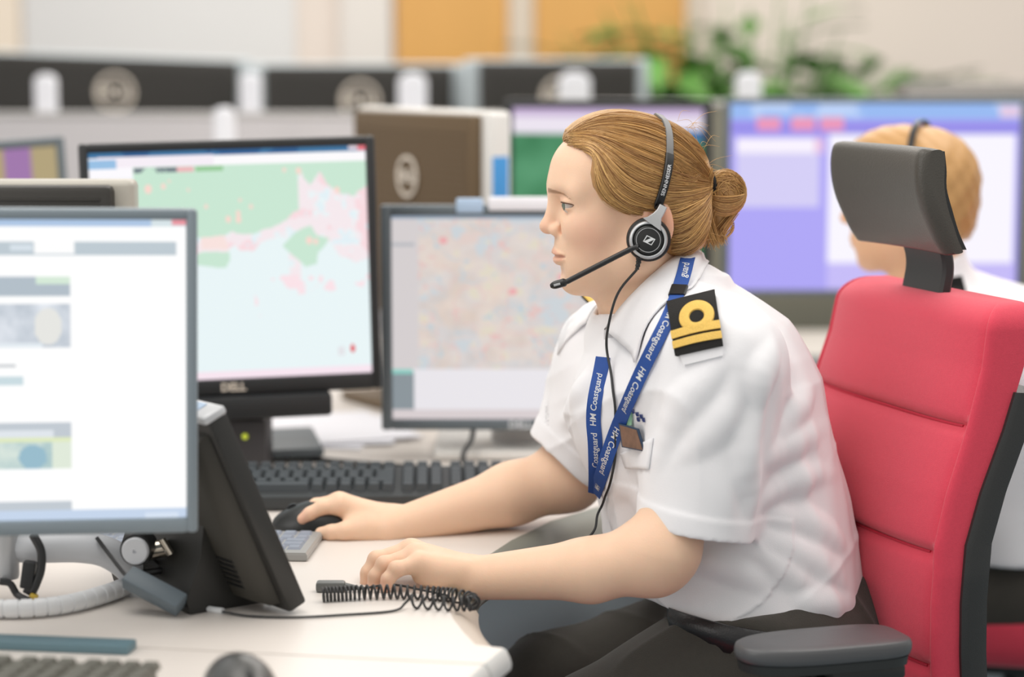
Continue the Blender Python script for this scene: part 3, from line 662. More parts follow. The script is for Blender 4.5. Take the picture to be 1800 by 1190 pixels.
# far arm
sh2, el2, wr2 = W(1078, 640, 2.89), W(1000, 838, 2.88), W(700, 925, 2.835)
B.cone(sh2, el2, 0.048, 0.038, 0.02)
B.cone(el2, W(900, 868, 2.87), 0.040, 0.0375, 0.03)
B.cone(W(900, 868, 2.87), wr2, 0.0370, 0.0225, 0.02)
B.cone(W(880, 880, 2.85), wr2 + np.array([0, -0.016, 0.0]), 0.026, 0.0185, 0.02)
def finger(pts, rad, k=0.004, seg_k=0.003):
    for i in range(len(pts) - 1): B.cone(pts[i], pts[i + 1], rad[i], rad[i + 1], k if i == 0 else seg_k)
# near (left) hand: palm down on the desk, fingers curled down, seen from the little finger side
wm = W(822, 1016, 2.558)
mcp = [W(738, 990, 2.532), W(731, 976, 2.552), W(724, 968, 2.575), W(722, 967, 2.598)]
for m, r in zip(mcp, (0.0125, 0.0135, 0.014, 0.0135)): B.cone(wm + np.array([0, (m[1] - 2.56) * 0.45, 0.002]), m, 0.0185, r, 0.012)
B.ell(W(772, 1008, 2.535), (0.030, 0.012, 0.0135), 0.014, R=roty(-0.2))
pip = [W(697, 1001, 2.520), W(676, 993, 2.540), W(664, 985, 2.564), W(662, 984, 2.588)]
dip = [W(682, 1018, 2.517), W(660, 1013, 2.537), W(647, 1008, 2.560), W(647, 1006, 2.584)]
tip = [W(677, 1033, 2.516), W(655, 1033, 2.536), W(643, 1034, 2.558), W(643, 1032, 2.581)]
for i in range(4):
    r = (0.0082, 0.0088, 0.0092, 0.0090)[i]
    finger([mcp[i], pip[i], dip[i], tip[i]], [r * 1.28, r * 1.04, r * 0.95, r * 0.80], 0.006)
    B.ell(pip[i] + np.array([0.0, 0, 0.001]), (r * 1.12, r * 1.06, r * 1.08), 0.004)
finger([W(800, 1018, 2.585), W(752, 1032, 2.606), W(716, 1036, 2.604), W(690, 1036, 2.596)], [0.015, 0.0115, 0.0098, 0.0080], 0.012)
# far (right) hand on the mouse, seen from the thumb side
wm = W(690, 925, 2.835); m2 = [W(601, 888, 2.822), W(597, 884, 2.845), W(602, 890, 2.868), W(612, 900, 2.888)]
for m, r in zip(m2, (0.0140, 0.0145, 0.0135, 0.012)): B.cone(wm + np.array([0, (m[1] - 2.835) * 0.4, 0.0]), m, 0.0215, r, 0.012)
B.cone(W(672, 935, 2.812), W(628, 926, 2.812), 0.0195, 0.0155, 0.014)
p2 = [W(566, 892, 2.820), W(556, 889, 2.844), W(560, 894, 2.868), W(574, 906, 2.892)]
t2 = [W(545, 903, 2.818), W(534, 902, 2.844), W(540, 906, 2.869), W(556, 916, 2.894)]
e2 = [W(532, 912, 2.817), W(521, 911, 2.844), W(527, 914, 2.870), W(545, 923, 2.895)]
for i in range(4):
    r = (0.0090, 0.0092, 0.0088, 0.0078)[i]; finger([m2[i], p2[i], t2[i], e2[i]], [r * 1.3, r * 1.06, r * 0.96, r * 0.78], 0.006)
finger([W(640, 932, 2.806), W(606, 934, 2.796), W(582, 936, 2.797), W(564, 937, 2.800)], [0.0165, 0.0118, 0.0100, 0.0076], 0.012)
lo = np.array([W(500, 900, 2.8)[0] - 0.05, 2.40, 0.60]); hi = np.array([W(1500, 900, 2.74)[0], 3.06, 1.33])
me, P = B.mesh(lo, hi, 0.0016, 'body')
# skin tints: lips, brows, cheeks, knuckles and finger tips are skin colours; lip line and nostrils are darkened as painted shade
Q = (P - HO) @ HR
skin = np.array(S(241, 204, 175)); C = np.tile(skin, (len(P), 1))
def blend(m, col): global C; m = np.clip(m, 0, 1)[:, None]; C = C * (1 - m) + np.array(col) * m
g = lambda d, r: np.exp(-(d / r) ** 2)
ay = np.abs(Q[:, 1]); head = (Q[:, 2] > -0.12) & (np.abs(Q[:, 0]) < 0.14) & (ay < 0.1)
blend(head * 0.45 * g(np.sqrt((Q[:, 0] + 0.055) ** 2 + (ay - 0.05) ** 2 + (Q[:, 2] + 0.035) ** 2), 0.026), S(236, 172, 150))
blend(head * 0.35 * g(np.sqrt((Q[:, 0] + 0.105) ** 2 + ay ** 2 + (Q[:, 2] + 0.03) ** 2), 0.014), S(232, 165, 142))
lipz = np.where(Q[:, 2] > -0.0637, -0.0575 - (ay / 0.022) * 0.004, -0.0695 + (ay / 0.02) * 0.003)
lm = head * (Q[:, 0] < -0.068) * (ay < 0.0265) * np.clip((0.0062 - 0.0028 * ay / 0.024 - np.abs(Q[:, 2] - lipz)) / 0.0022, 0, 1)
blend(lm * 0.5, S(216, 148, 126))
blend(head * (ay < 0.029) * (Q[:, 0] < -0.064) * 0.5 * np.exp(-((Q[:, 2] + 0.0634) / 0.0018) ** 2), S(172, 108, 94))  # crease shade between the lips, painted into the tint
blend(head * 0.7 * g(np.sqrt((Q[:, 0] + 0.0945) ** 2 + (ay - 0.006) ** 2 + (Q[:, 2] + 0.0398) ** 2), 0.0035), S(130, 78, 66))  # dark nostril hollows, shade put into the skin colour
t_ = np.clip((ay - 0.010) / 0.038, 0, 1); bz = 0.0150 + 0.0012 * np.sin(t_ * 3.0) - 0.0085 * t_ ** 1.3
bm_ = head * (Q[:, 0] < -0.05) * (ay > 0.008) * (ay < 0.050) * np.clip((0.0032 * (1.15 - 0.75 * t_) - np.abs(Q[:, 2] - bz)) / 0.0014, 0, 1)
blend(bm_ * 0.72, S(140, 98, 66))
blend(head * (Q[:, 0] < -0.06) * 0.4 * g(np.sqrt((ay - 0.031) ** 2 + (Q[:, 2] - 0.001) ** 2 * 3), 0.012), S(222, 165, 142))
lash = head * (Q[:, 0] < -0.06) * (np.abs(np.sqrt(((ay - 0.0325) / 0.0133) ** 2 + ((Q[:, 2] + 0.0012) / 0.0047) ** 2) - 1.0) < 0.2) * (Q[:, 2] > -0.0005)
blend(head * 0.55 * g(np.sqrt((Q[:, 0] - 0.022) ** 2 + (ay - 0.078) ** 2 + (Q[:, 2] + 0.016) ** 2), 0.03), S(236, 150, 120))
for p in tip + e2: blend(0.45 * g(np.linalg.norm(P - p, axis=1), 0.011), S(228, 150, 132))
for p in pip + mcp: blend(0.2 * g(np.linalg.norm(P - p, axis=1), 0.010), S(230, 165, 145))
set_attr(me, 'tint', C)
m_skin = mat('skin', S(241, 204, 175), 0.5, noise=0.03, nscale=60, bump=0.10, bscale=700, attr='tint', sss=0.25, spec=0.35)
body = link('body', me, m_skin, woman, world=True, angle=180)
# eyes
m_eye = mat('eye_white', S(208, 198, 190), 0.15)
for s in (-1, 1):
    mb = MB(); c_ = HL(-0.0755, s * 0.0315, -0.0008); ax = norm(HR @ np.array([-1, -0.20, -0.10])); u_ = norm(np.cross([0, 0, 1], ax)); v_ = np.cross(ax, u_); r = 0.0116
    th = np.linspace(0.02, PI - 0.02, 22); mb.mi = 0
    prof = [(r * math.sin(a), r * math.cos(a)) for a in th]; Mx = frame(u_, v_, ax, c_)
    mb.mi = 2; mb.lathe(prof[:3] if False else [(0.0001, r * 1.02), (0.0022, r * 1.005)], Mx, 24); mb.mi = 1
    mb.lathe([(0.0022, r * 1.004), (0.0056, r * 0.885), (0.0058, r * 0.86)], Mx, 24); mb.mi = 0; mb.lathe(prof, Mx, 24)
    mb.build('eye', [m_eye, mat('iris', S(112, 122, 108), 0.2), mat('pupil', S(15, 15, 15), 0.1)], woman, world=True)
for s in (-1, 1):
    L = []; mb = MB()
    for a in np.linspace(-1.35, 1.45, 26):
        y, z = 0.0345 + 0.0158 * math.sin(a), -0.0014 + 0.0030 * math.cos(a); xs = np.linspace(-0.096, -0.062, 90); Pq = HO + np.stack([xs, np.full(90, y * s), np.full(90, z + 0.0006)], 1) @ HR.T; D = B.ev(Pq); i = int(np.argmax(D < 0)); L.append(Pq[i] + HR @ np.array([-0.0006, 0, 0]))
    L = np.array(L); L[1:-1] = 0.25 * L[:-2] + 0.5 * L[1:-1] + 0.25 * L[2:]; mb.tube(L, 0.0002 + 0.0006 * np.sin(np.linspace(0.1, PI - 0.3, 26)), 6); mb.build('eyelash', mat('lash_brown', S(92, 64, 48), 0.8), woman, world=True)
# ---- shirt
def sleeve_cut(F, pa, pb, Y, ca, cb, ra, rb):
    a, b = W(*pa, Y), W(*pb, Y); o = (a + b) / 2; d = norm(b - a); n = norm(np.cross(d, [0, 1, 0]))
    if n[2] > 0: n = -n
    F._add(lambda P: -((P - o) @ n), 0.002, True, False)
    d_ = norm(cb - ca); L_ = np.linalg.norm(cb - ca); t0 = float((o - ca) @ d_); rr = lambda t: ra + (rb - ra) * t / L_ - 0.0065
    F.cone(ca + d_ * (t0 + 0.05), ca + d_ * (t0 - 0.09), rr(t0 + 0.05), rr(t0 - 0.09), 0.002, sub=True)
    return o, n
def shirt_field():
    global o1, n1, o2, n2
    # each sleeve is cut at its hem and hollowed before it joins the next piece
    F = Field()
    G1 = Field(); G1.cone(W(1258, 645, 2.59), W(1215, 985, 2.553), 0.078, 0.066, 0.035); o1, n1 = sleeve_cut(G1, (1115, 908), (1326, 946), 2.556, W(1258, 645, 2.59), W(1215, 985, 2.553), 0.078, 0.066)
    G2 = Field(); G2.cone(W(1080, 635, 2.888), W(985, 850, 2.88), 0.066, 0.060, 0.035); o2, n2 = sleeve_cut(G2, (953, 775), (1040, 838), 2.88, W(1080, 635, 2.888), W(985, 850, 2.88), 0.066, 0.060)
    F._add(G1.ev, 0.02, False, False); F._add(G2.ev, 0.02, False, False)
    ys = [500, 560, 620, 660, 740, 800, 870, 930, 1000, 1050, 1105]; fr = [1150, 1105, 1070, 1046, 1052, 1056, 1056, 1060, 1082, 1105, 1130]; bk = [1262, 1345, 1402, 1432, 1455, 1470, 1490, 1503, 1514, 1518, 1512]; hw = [.05, .10, .145, .165, .17, .166, .164, .168, .174, .178, .18]
    A = [W((a + b) / 2, y, 2.74) for a, b, y in zip(fr, bk, ys)]
    F.loft([a[2] for a in A], [a[0] for a in A], [(b - a) / 2 * 2.74 / FPX / 0.985 for a, b in zip(fr, bk)], [2.74] * 11, hw, 0.03)
    F.cone(W(1196, 540, 2.74), W(1292, 645, 2.74), 0.055, 0.083, 0.05)
    F.cone(W(1185, 535, 2.70), W(1250, 640, 2.60), 0.042, 0.068, 0.05)
    F.cone(W(1150, 545, 2.78), W(1083, 625, 2.885), 0.042, 0.064, 0.05)
    F.cone(W(1110, 600, 2.74), W(1130, 700, 2.74), 0.055, 0.085, 0.05)
    F.ell(W(1116, 740, 2.68), (0.060, 0.06, 0.075), 0.06); F.ell(W(1116, 740, 2.80), (0.060, 0.06, 0.075), 0.06)
    return F
SF = shirt_field()
folds = [  # crease ridges, as pixel polylines with radius and depth below the surface
    ([(1235, 958), (1300, 968), (1360, 990), (1405, 1020), (1450, 1042)], 0.013, 0.0095), ([(1205, 985), (1260, 990), (1310, 1006), (1350, 1030)], 0.012, 0.009),
    ([(1340, 945), (1400, 965), (1450, 995), (1490, 1040)], 0.014, 0.010), ([(1455, 745), (1410, 770), (1370, 795), (1345, 812)], 0.014, 0.011),
    ([(1470, 830), (1420, 838), (1370, 858), (1338, 885)], 0.013, 0.010), ([(1350, 905), (1400, 912), (1450, 935), (1488, 965)], 0.014, 0.0105),
    ([(1275, 632), (1240, 668), (1200, 715), (1165, 775), (1148, 830)], 0.014, 0.0115), ([(1300, 650), (1285, 720), (1240, 770), (1190, 810)], 0.014, 0.0115),
    ([(1345, 690), (1320, 760), (1318, 840), (1322, 915)], 0.016, 0.012), ([(1365, 600), (1340, 660), (1330, 720)], 0.014, 0.011),
    ([(1430, 690), (1400, 720), (1370, 770)], 0.013, 0.010), ([(1150, 640), (1130, 700), (1118, 770)], 0.012, 0.0095), ([(1075, 800), (1085, 860), (1075, 930)], 0.011, 0.009),
    ([(1035, 650), (1012, 700), (990, 740)], 0.012, 0.010), ([(1095, 880), (1100, 940), (1110, 990)], 0.012, 0.009), ([(1400, 1050), (1450, 1062), (1500, 1060)], 0.012, 0.009)]
newp = []
for pl_, r, dpt in folds:
    pts = smooth_path([SF.hit(*p) for p in pl_], 9); gr = SF.grad(pts); c_ = pts - gr * dpt
    n_ = len(c_); rr = [max(0.002, r * math.sin(PI * (0.05 + 0.9 * i / (n_ - 1)))) for i in range(n_)]
    newp.append((c_, rr))
SF0 = shirt_field()                            # smooth copy, for things laid on the shirt
for c_, rr in newp:
    for i in range(len(c_) - 1): SF.cone(c_[i] - 0, c_[i + 1], rr[i], rr[i + 1], 0.016)
def cuts(F):                                   # the hem
    a, b = W(1150, 1022, 2.74), W(1508, 1090, 2.74); n = -np.cross(norm(b - a), [0, 1, 0]); n = n if n[2] < 0 else -n
    F.plane((a + b) / 2, n)
cuts(SF)
SF.cone(W(1150, 470, 2.735), W(1140, 545, 2.735), 0.058, 0.054, 0.01, sub=True)
SF.cone(W(1096, 545, 2.735), W(1066, 590, 2.735), 0.040, 0.012, 0.01, sub=True)
def shirt_disp(P):
    d = np.zeros(len(P))
    h = (P - o1) @ n1; near = np.linalg.norm(P - o1, axis=1) < 0.12
    d -= np.where(near, 0.0016 * (1 / (1 + np.exp(-(h + 0.024) / 0.0008))), 0)
    h = (P - o2) @ n2; near = np.linalg.norm(P - o2, axis=1) < 0.11
    d -= np.where(near, 0.0012 * (1 / (1 + np.exp(-(h + 0.022) / 0.0008))), 0)
    x, y, z = P.T
    rd = lambda q: (1 - np.abs(np.sin(q))) ** 5
    d -= 0.0024 * rd(13 * z + 9 * x + 1.6 * np.sin(17 * x - 8 * z + 3)) * np.clip(np.sin(15 * x - 9 * z + 8 * y) , 0, 1) + 0.0020 * rd(16 * z - 12 * x + 1.4 * np.sin(14 * z + 9 * y)) * np.clip(np.sin(11 * x + 13 * z + 2), 0, 1)
    d += 0.0014 * np.sin(38 * z + 22 * x + 5 * np.sin(30 * y + 11 * x)) * np.sin(24 * x - 17 * z + 9 * y) + 0.0010 * np.sin(70 * x + 40 * z + 6 * np.sin(25 * y)) * np.sin(31 * z - 30 * y)
    return d
SF.disp = shirt_disp
me, P = SF.mesh(np.array([W(930, 800, 2.88)[0], 2.44, 0.62]), np.array([W(1560, 1000, 2.74)[0], 3.04, 1.24]), 0.0026, 'shirt')
m_shirt = mat('white_shirt_cotton', S(240, 240, 243), 0.85, noise=0.012, nscale=20, bump=0.12, bscale=900, sheen=0.15)
shirt = link('shirt', me, m_shirt, woman, world=True, angle=180)
# collar
inner = smooth_path([W(*p) for p in [(1062, 578, 2.682), (1095, 535, 2.664), (1135, 494, 2.655), (1172, 462, 2.665), (1203, 441, 2.695), (1212, 435, 2.735), (1203, 441, 2.775), (1172, 466, 2.805), (1130, 500, 2.820), (1088, 520, 2.812), (1046, 537, 2.785)]], 44)
outer = smooth_path([W(*p) for p in [(1128, 640, 2.607), (1158, 604, 2.600), (1188, 560, 2.602), (1216, 512, 2.622), (1236, 478, 2.668), (1242, 468, 2.735), (1236, 478, 2.802), (1206, 512, 2.850), (1150, 560, 2.872), (1085, 590, 2.880), (1026, 610, 2.860)]], 44)
rows = []
for i in range(44):
    a, b = inner[i], outer[i]; row = []
    o_ = norm(np.array([(a + b)[0] / 2, (a + b)[1] / 2, 0]) - np.array([W(1150, 500, 2.735)[0], 2.735, 0]))
    row.append(a - np.array([0, 0, 0.034]) - o_ * 0.001)
    for t in np.linspace(0, 1, 9):
        p = a + (b - a) * t + o_ * 0.006 * math.sin(PI * t) + np.array([0, 0, 0.004 * math.sin(PI * t)]); row.append(p)
    rows.append(row)
rows = np.array(rows); q_ = SF0.ev(rows.reshape(-1, 3)).reshape(rows.shape[:2])
for _ in range(3):
    flat = rows[:, 3:].reshape(-1, 3); d = SF0.ev(flat); gr = SF0.grad(flat); pull = np.tile(np.linspace(0, 1, rows.shape[1] - 3), 44); d = np.where(pull > 0.6, SF.ev(flat), d)
    flat = flat + gr * (np.clip(0.0035 - d, 0, 0.05) + np.clip(0.0025 - d, -0.03, 0) * np.clip(pull * 1.6 - 0.6, 0, 1))[:, None]; rows[:, 3:] = flat.reshape(rows[:, 3:].shape)
mb = MB(); mb.grid(rows); collar = mb.build('collar', m_shirt, shirt, angle=180)
sm = collar.modifiers.new('thick', 'SOLIDIFY'); sm.thickness = 0.0022; sm.offset = 0
# pocket with flap, sewn embroidery
def patch(F, corners, nu, nv, off, rows_only=None):      # a grid laid on a surface: corners TL, TR, BR, BL in pixels
    TL, TR, BR, BL = [np.array(c, float) for c in corners]; out = np.zeros((nu, nv, 3))
    for i, u in enumerate(np.linspace(0, 1, nu)):
        for j, v in enumerate(np.linspace(0, 1, nv)):
            p = TL * (1 - u) * (1 - v) + TR * u * (1 - v) + BR * u * v + BL * (1 - u) * v; out[i, j] = F.hit(*p)
    fl = out.reshape(-1, 3); return out, (fl + F.grad(fl) * off).reshape(out.shape)
def sheet(name, grid_pts, m, parent, th=0.002, world=True):
    mb = MB(); mb.grid(grid_pts); o = mb.build(name, m, parent, world=world, angle=60)
    s = o.modifiers.new('thick', 'SOLIDIFY'); s.thickness = th; s.offset = 0; return o
_, pf = patch(SF, [(1092, 796), (1150, 770), (1142, 826), (1100, 822)], 8, 8, 0.0016); sheet('pocket_flap', pf, m_shirt, shirt, 0.0016)
m_emb = mat('embroidery_blue', S(58, 72, 128), 0.8)
mb = MB()
for x0, y0, s_ in [(1112, 722, 1), (1119, 727, 1), (1126, 731, 1), (1121, 736, 1), (1130, 737, 1)]:
    for k in range(2):
        a = SF.hit(x0 + k * 3, y0 - 3); b = SF.hit(x0 + 2 + k * 2, y0 + 4); n_ = SF.grad(a)[0]; mb.tube([a + n_ * .001, (a + b) / 2 + n_ * .0016, b + n_ * .001], 0.0009, 5)
mb.build('embroidery', m_emb, shirt, world=True)
# ---- trousers, belt, shoes
T = Field()
hipN, hipF = W(1350, 1135, 2.64), W(1320, 1112, 2.84)
kN, kF = W(1030, 1302, 2.585), W(966, 1212, 2.80)
T.ell(W(1385, 1120, 2.74), (0.125, 0.172, 0.10), 0.05)
T.cone(W(1340, 1095, 2.74), W(1400, 1075, 2.74), 0.115, 0.110, 0.04)
T.cone(hipN, kN, 0.094, 0.070, 0.04); T.cone(hipF, kF, 0.090, 0.0645, 0.03)
aN, aF = kN + np.array([0.10, 0.02, 0]), kF + np.array([0.07, 0.03, 0]); aN[2] = aF[2] = 0.10
T.cone(kN, aN, 0.070, 0.052, 0.03); T.cone(kF, aF, 0.064, 0.052, 0.03)
for a, b, c_, r in [((1240, 1060), (1270, 1100), (1330, 1165), 0.016), ((1300, 1075), (1330, 1100), (1390, 1110), 0.013)]:
    pts = smooth_path([T.hit(*p) for p in (a, b, c_)], 6); gr = T.grad(pts); pts = pts - gr * r * 0.72
    rr = [r * max(0.15, math.sin(PI * (0.06 + 0.88 * i / 5))) for i in range(6)]
    for i in range(5): T.cone(pts[i], pts[i + 1], rr[i], rr[i + 1], 0.018)
T.plane(W(1300, 1020, 2.74), (-0.14, 0, 1))
T.disp = lambda P: -0.0035 * (1 - np.abs(np.sin(14 * P[:, 0] + 10 * P[:, 2] + 1.5 * np.sin(20 * P[:, 1] + 9 * P[:, 0])))) ** 4 + 0.0015 * np.sin(40 * P[:, 0] - 30 * P[:, 2] + 12 * P[:, 1])
me, P = T.mesh(np.array([kF[0] - 0.1, 2.45, 0.05]), np.array([W(1570, 1100, 2.74)[0], 3.0, 0.78]), 0.0036, 'trousers')
m_trs = mat('black_trouser_cloth', S(58, 55, 49), 0.85, noise=0.12, nscale=120, bump=0.3, bscale=700, sheen=0.2)
trs = link('trousers', me, m_trs, woman, world=True, angle=180)
cx_ = W(1390, 1085, 2.74)
BELT = []
for a in np.linspace(0, 2 * PI, 48, endpoint=False):
    p = np.array([cx_[0] + 0.20 * math.cos(a), 2.74 + 0.24 * math.sin(a), cx_[2]]); p[2] = cx_[2] + 0.008 - (p[0] - cx_[0]) * 0.14
    BELT.append(p)
BELT = np.array(BELT)
for _ in range(8):
    d = T.ev(BELT) - 0.003; g_ = T.grad(BELT); g_[:, 2] = 0; g_ /= np.linalg.norm(g_, axis=1)[:, None] + 1e-9; BELT = BELT - g_ * np.clip(d, -0.05, 0.05)[:, None]
mb = MB(); mb.grid([[p + np.array([0, 0, -0.016]), p + np.array([0, 0, 0.016])] for p in BELT], closed_u=True); bl = mb.build('belt', mat('black_leather', S(30, 30, 32), 0.35, bump=0.2, bscale=400), woman, world=True)
s_ = bl.modifiers.new('thick', 'SOLIDIFY'); s_.thickness = 0.004
for a_ in (aN, aF):
    SH = Field(); SH.cone(a_ + np.array([0.03, 0, -0.045]), a_ + np.array([-0.10, 0, -0.055]), 0.038, 0.036, 0.03); SH.cone(a_ + np.array([-0.10, 0, -0.058]), a_ + np.array([-0.16, 0, -0.065]), 0.036, 0.028, 0.03); SH.cone(a_ + np.array([0, 0, 0.02]), a_ + np.array([0.01, 0, -0.04]), 0.04, 0.04, 0.03)
    SH.plane(a_ * np.array([1, 1, 0]) + np.array([0, 0, 0.006]), (0, 0, -1))
    me, _ = SH.mesh(a_ + np.array([-0.25, -0.08, -0.11]), a_ + np.array([0.12, 0.08, 0.09]), 0.005, 'shoe'); link('shoe', me, mat('black_leather', S(30, 30, 32)), woman, world=True, angle=180)
# ---- hair: a shaped mass with combed strands over it, a bun held by a black band
def hp(px, py): return hpx(px, py)
def xz(pts): return [((px - 1110) / 1470, (355 - py) / 1470) for px, py in pts]
H = Field(); H.fr = (HO, HR)
H.ell((-0.001, 0, 0.0320), (0.0935, 0.0790, 0.0715), 0.02)
H.ell((-0.030, 0, 0.053), (0.055, 0.056, 0.047), 0.03)
H.ell((-0.012, 0.058, 0.026), (0.047, 0.0235, 0.034), 0.025, mir=True)
H.ell((-0.040, 0.047, 0.046), (0.020, 0.020, 0.030), 0.02, mir=True)
H.ell((0.050, 0.030, -0.022), (0.040, 0.038, 0.048), 0.03, mir=True)
H.cone((0.062, 0, 0.020), (0.100, 0, 0.017), 0.046, 0.0105, 0.02)
H.poly(xz([(900, 150), (970, 200), (986, 240), (996, 252), (1018, 258), (1030, 275), (1026, 300), (1030, 322), (1046, 346), (1085, 366), (1112, 372), (1122, 395), (1140, 440), (1172, 446), (1205, 452), (1218, 440), (1250, 450), (1250, 650), (850, 650)]), 0.010)
H.fr = None
hlo = HO + np.array([-0.17, -0.13, -0.14]); hhi = HO + np.array([0.20, 0.13, 0.16])
me, P = H.mesh(hlo, hhi, 0.0020, 'hair')
m_hair = mat('ginger_blond_hair', S(196, 148, 84), 0.42, noise=0.10, nscale=30, bump=0.5, bscale=160, attr='strand', spec=0.5)
rgb_h = lambda t: np.array(S(152, 108, 64)) * (1 - t) + np.array(S(228, 184, 118)) * t
set_attr(me, 'strand', np.tile(rgb_h(0.22), (len(me.vertices), 1)))  # mass coloured darker than the strands, painted shade for depth
hair = link('hair', me, m_hair, woman, world=True, angle=180)
sv, sf, sc_ = [], [], []
def strand(pts, r, col, seg=3):
    n = len(pts); T_ = np.gradient(pts, axis=0); T_ /= np.linalg.norm(T_, axis=1)[:, None] + 1e-9
    b0 = len(sv); nrm = np.array([0.3, -0.9, 0.3])
    for i in range(n):
        nn = nrm - T_[i] * np.dot(nrm, T_[i]); nn /= np.linalg.norm(nn) + 1e-9; bb = np.cross(T_[i], nn); f = r * (0.35 + 0.65 * math.sin(PI * (0.08 + 0.87 * i / (n - 1))))
        for k in range(seg):
            a = 2 * PI * k / seg; sv.append(pts[i] + f * (math.cos(a) * nn + math.sin(a) * bb)); sc_.append(col)
    for i in range(n - 1):
        for k in range(seg): sf.append((b0 + i * seg + k, b0 + i * seg + (k + 1) % seg, b0 + (i + 1) * seg + (k + 1) % seg, b0 + (i + 1) * seg + k))
# combing guides over the near side, in photograph pixels (front of the head to the band), then mirrored for the far side
GUIDES = [
    [(996, 236), (1030, 214), (1080, 202), (1140, 210), (1190, 236), (1224, 280), (1246, 312)],
    [(992, 240), (1024, 222), (1075, 216), (1135, 228), (1185, 254), (1222, 290), (1246, 316)],
    [(990, 243), (1020, 232), (1065, 236), (1120, 254), (1175, 276), (1216, 302), (1246, 320)],
    [(992, 246), (1020, 241), (1052, 254), (1096, 282), (1150, 304), (1205, 318), (1246, 324)],
    [(996, 250), (1024, 249), (1046, 268), (1076, 304), (1124, 330), (1190, 336), (1246, 328)],
    [(1004, 252), (1028, 256), (1042, 280), (1060, 316), (1100, 346), (1160, 352), (1244, 334)],
    [(1014, 256), (1032, 262), (1036, 290), (1046, 324), (1078, 354), (1130, 366), (1190, 362), (1244, 340)],
    [(1022, 260), (1033, 272), (1031, 300), (1038, 328), (1060, 350), (1096, 368), (1140, 372)],
]
GB = [  # behind the ear and up from the nape
    [(1140, 372), (1175, 368), (1215, 352), (1246, 336)], [(1158, 392), (1186, 386), (1220, 364), (1246, 338)], [(1164, 412), (1192, 404), (1224, 376), (1247, 342)],
    [(1170, 434), (1200, 424), (1230, 388), (1248, 346)], [(1196, 442), (1218, 428), (1238, 394), (1249, 350)]]
def lift(out):
    for _ in range(2): d = H.ev(out); out = out + H.grad(out) * np.clip(0.0007 - d, 0, 0.01)[:, None]
    return out
def lay(px_pts, side, off, n=22):
    pts = smooth_path([list(p) + [0] for p in px_pts], n)[:, :2]; out = []
    for (x, y) in pts:
        l = hpx(x, y); Y = np.linspace(-0.12, 0.0, 120)
        P_ = HO + np.stack([np.full(120, l[0]), Y * -side if side < 0 else -Y, np.full(120, l[2])], 1) @ HR.T if False else HO + np.stack([np.full(120, l[0]), (Y if side < 0 else -Y), np.full(120, l[2])], 1) @ HR.T
        D = H.ev(P_); i = int(np.argmax(D < 0)) if (D < 0).any() else int(np.argmin(D)); out.append(P_[i])
    out = np.array(out); 
    out = H.snap(out, off, 3); k = np.array([0.25, 0.5, 0.25])
    for _ in range(2): out[1:-1] = 0.25 * out[:-2] + 0.5 * out[1:-1] + 0.25 * out[2:]
    return lift(out)
def between(Gs, s):
    i = min(int(s), len(Gs) - 2); f = s - i; A = smooth_path([list(p) + [0] for p in Gs[i]], 9)[:, :2]; Bq = smooth_path([list(p) + [0] for p in Gs[i + 1]], 9)[:, :2]
    return A * (1 - f) + Bq * f
rg = random.Random(3); cache = {}
for Gs, per in ((GUIDES, 78), (GB, 66)):
    for side in (-1, 1):
        M_ = (len(Gs) - 1) * 6; base = [lay(between(Gs, (len(Gs) - 1) * k / M_), side, 0.0006) for k in range(M_ + 1)]
        for k in range(M_ * per // 5 if side < 0 else M_ * per // 12):
            s = rg.random() * M_; i = min(int(s), M_ - 1); f = s - i; p = base[i] * (1 - f) + base[i + 1] * f
            n = len(p); ph = rg.uniform(0, 6); am = rg.choice([0.0006, 0.0012, 0.002, 0.0035]) * rg.uniform(0.5, 1.2); fq = rg.uniform(3, 7); nr = norm(np.array([0.0, side, 0.5]))
            wob = np.sin(np.linspace(0, fq, n) + ph)[:, None] * am; drift = rg.gauss(0, 0.003)
            q_ = p + wob * np.array([0.3, 0, 1.0]) + nr * (rg.uniform(-0.0004, 0.0016)) + np.linspace(0, 1, n)[:, None] * np.array([0, 0, drift]) * np.sin(np.linspace(0, PI, n))[:, None]
            a0, a1 = rg.choice([(0, n), (0, n), (0, n - 4), (3, n)]); strand(q_[a0:a1], rg.choice([0.0003, 0.0004, 0.0005, 0.0008]), rgb_h(min(1.3, max(0, 0.5 + 0.3 * math.sin(s * 1.7 + side) * math.sin(s * 0.6 + 1) + rg.gauss(0, 0.26)))))
def lay_top(y0, n=22):                         # from the hairline over the crown to the band
    t = np.linspace(0, 1, n); X = -0.078 + 0.170 * t; Yq = y0 * (0.55 + 0.45 * np.sin(PI / 2 * np.minimum(1, t * 1.6))) * (1 - t ** 10); out = []
    for x, y in zip(X, Yq):
        z = np.linspace(0.135, -0.02, 160); P_ = HO + np.stack([np.full(160, x), np.full(160, y), z], 1) @ HR.T; D = H.ev(P_); i = int(np.argmax(D < 0)) if (D < 0).any() else 150; out.append(P_[i])
    out = H.snap(np.array(out), 0.0006, 3)
    for _ in range(2): out[1:-1] = 0.25 * out[:-2] + 0.5 * out[1:-1] + 0.25 * out[2:]
    return lift(out)
TOPS = [lay_top(y) for y in np.linspace(-0.074, 0.074, 33)]
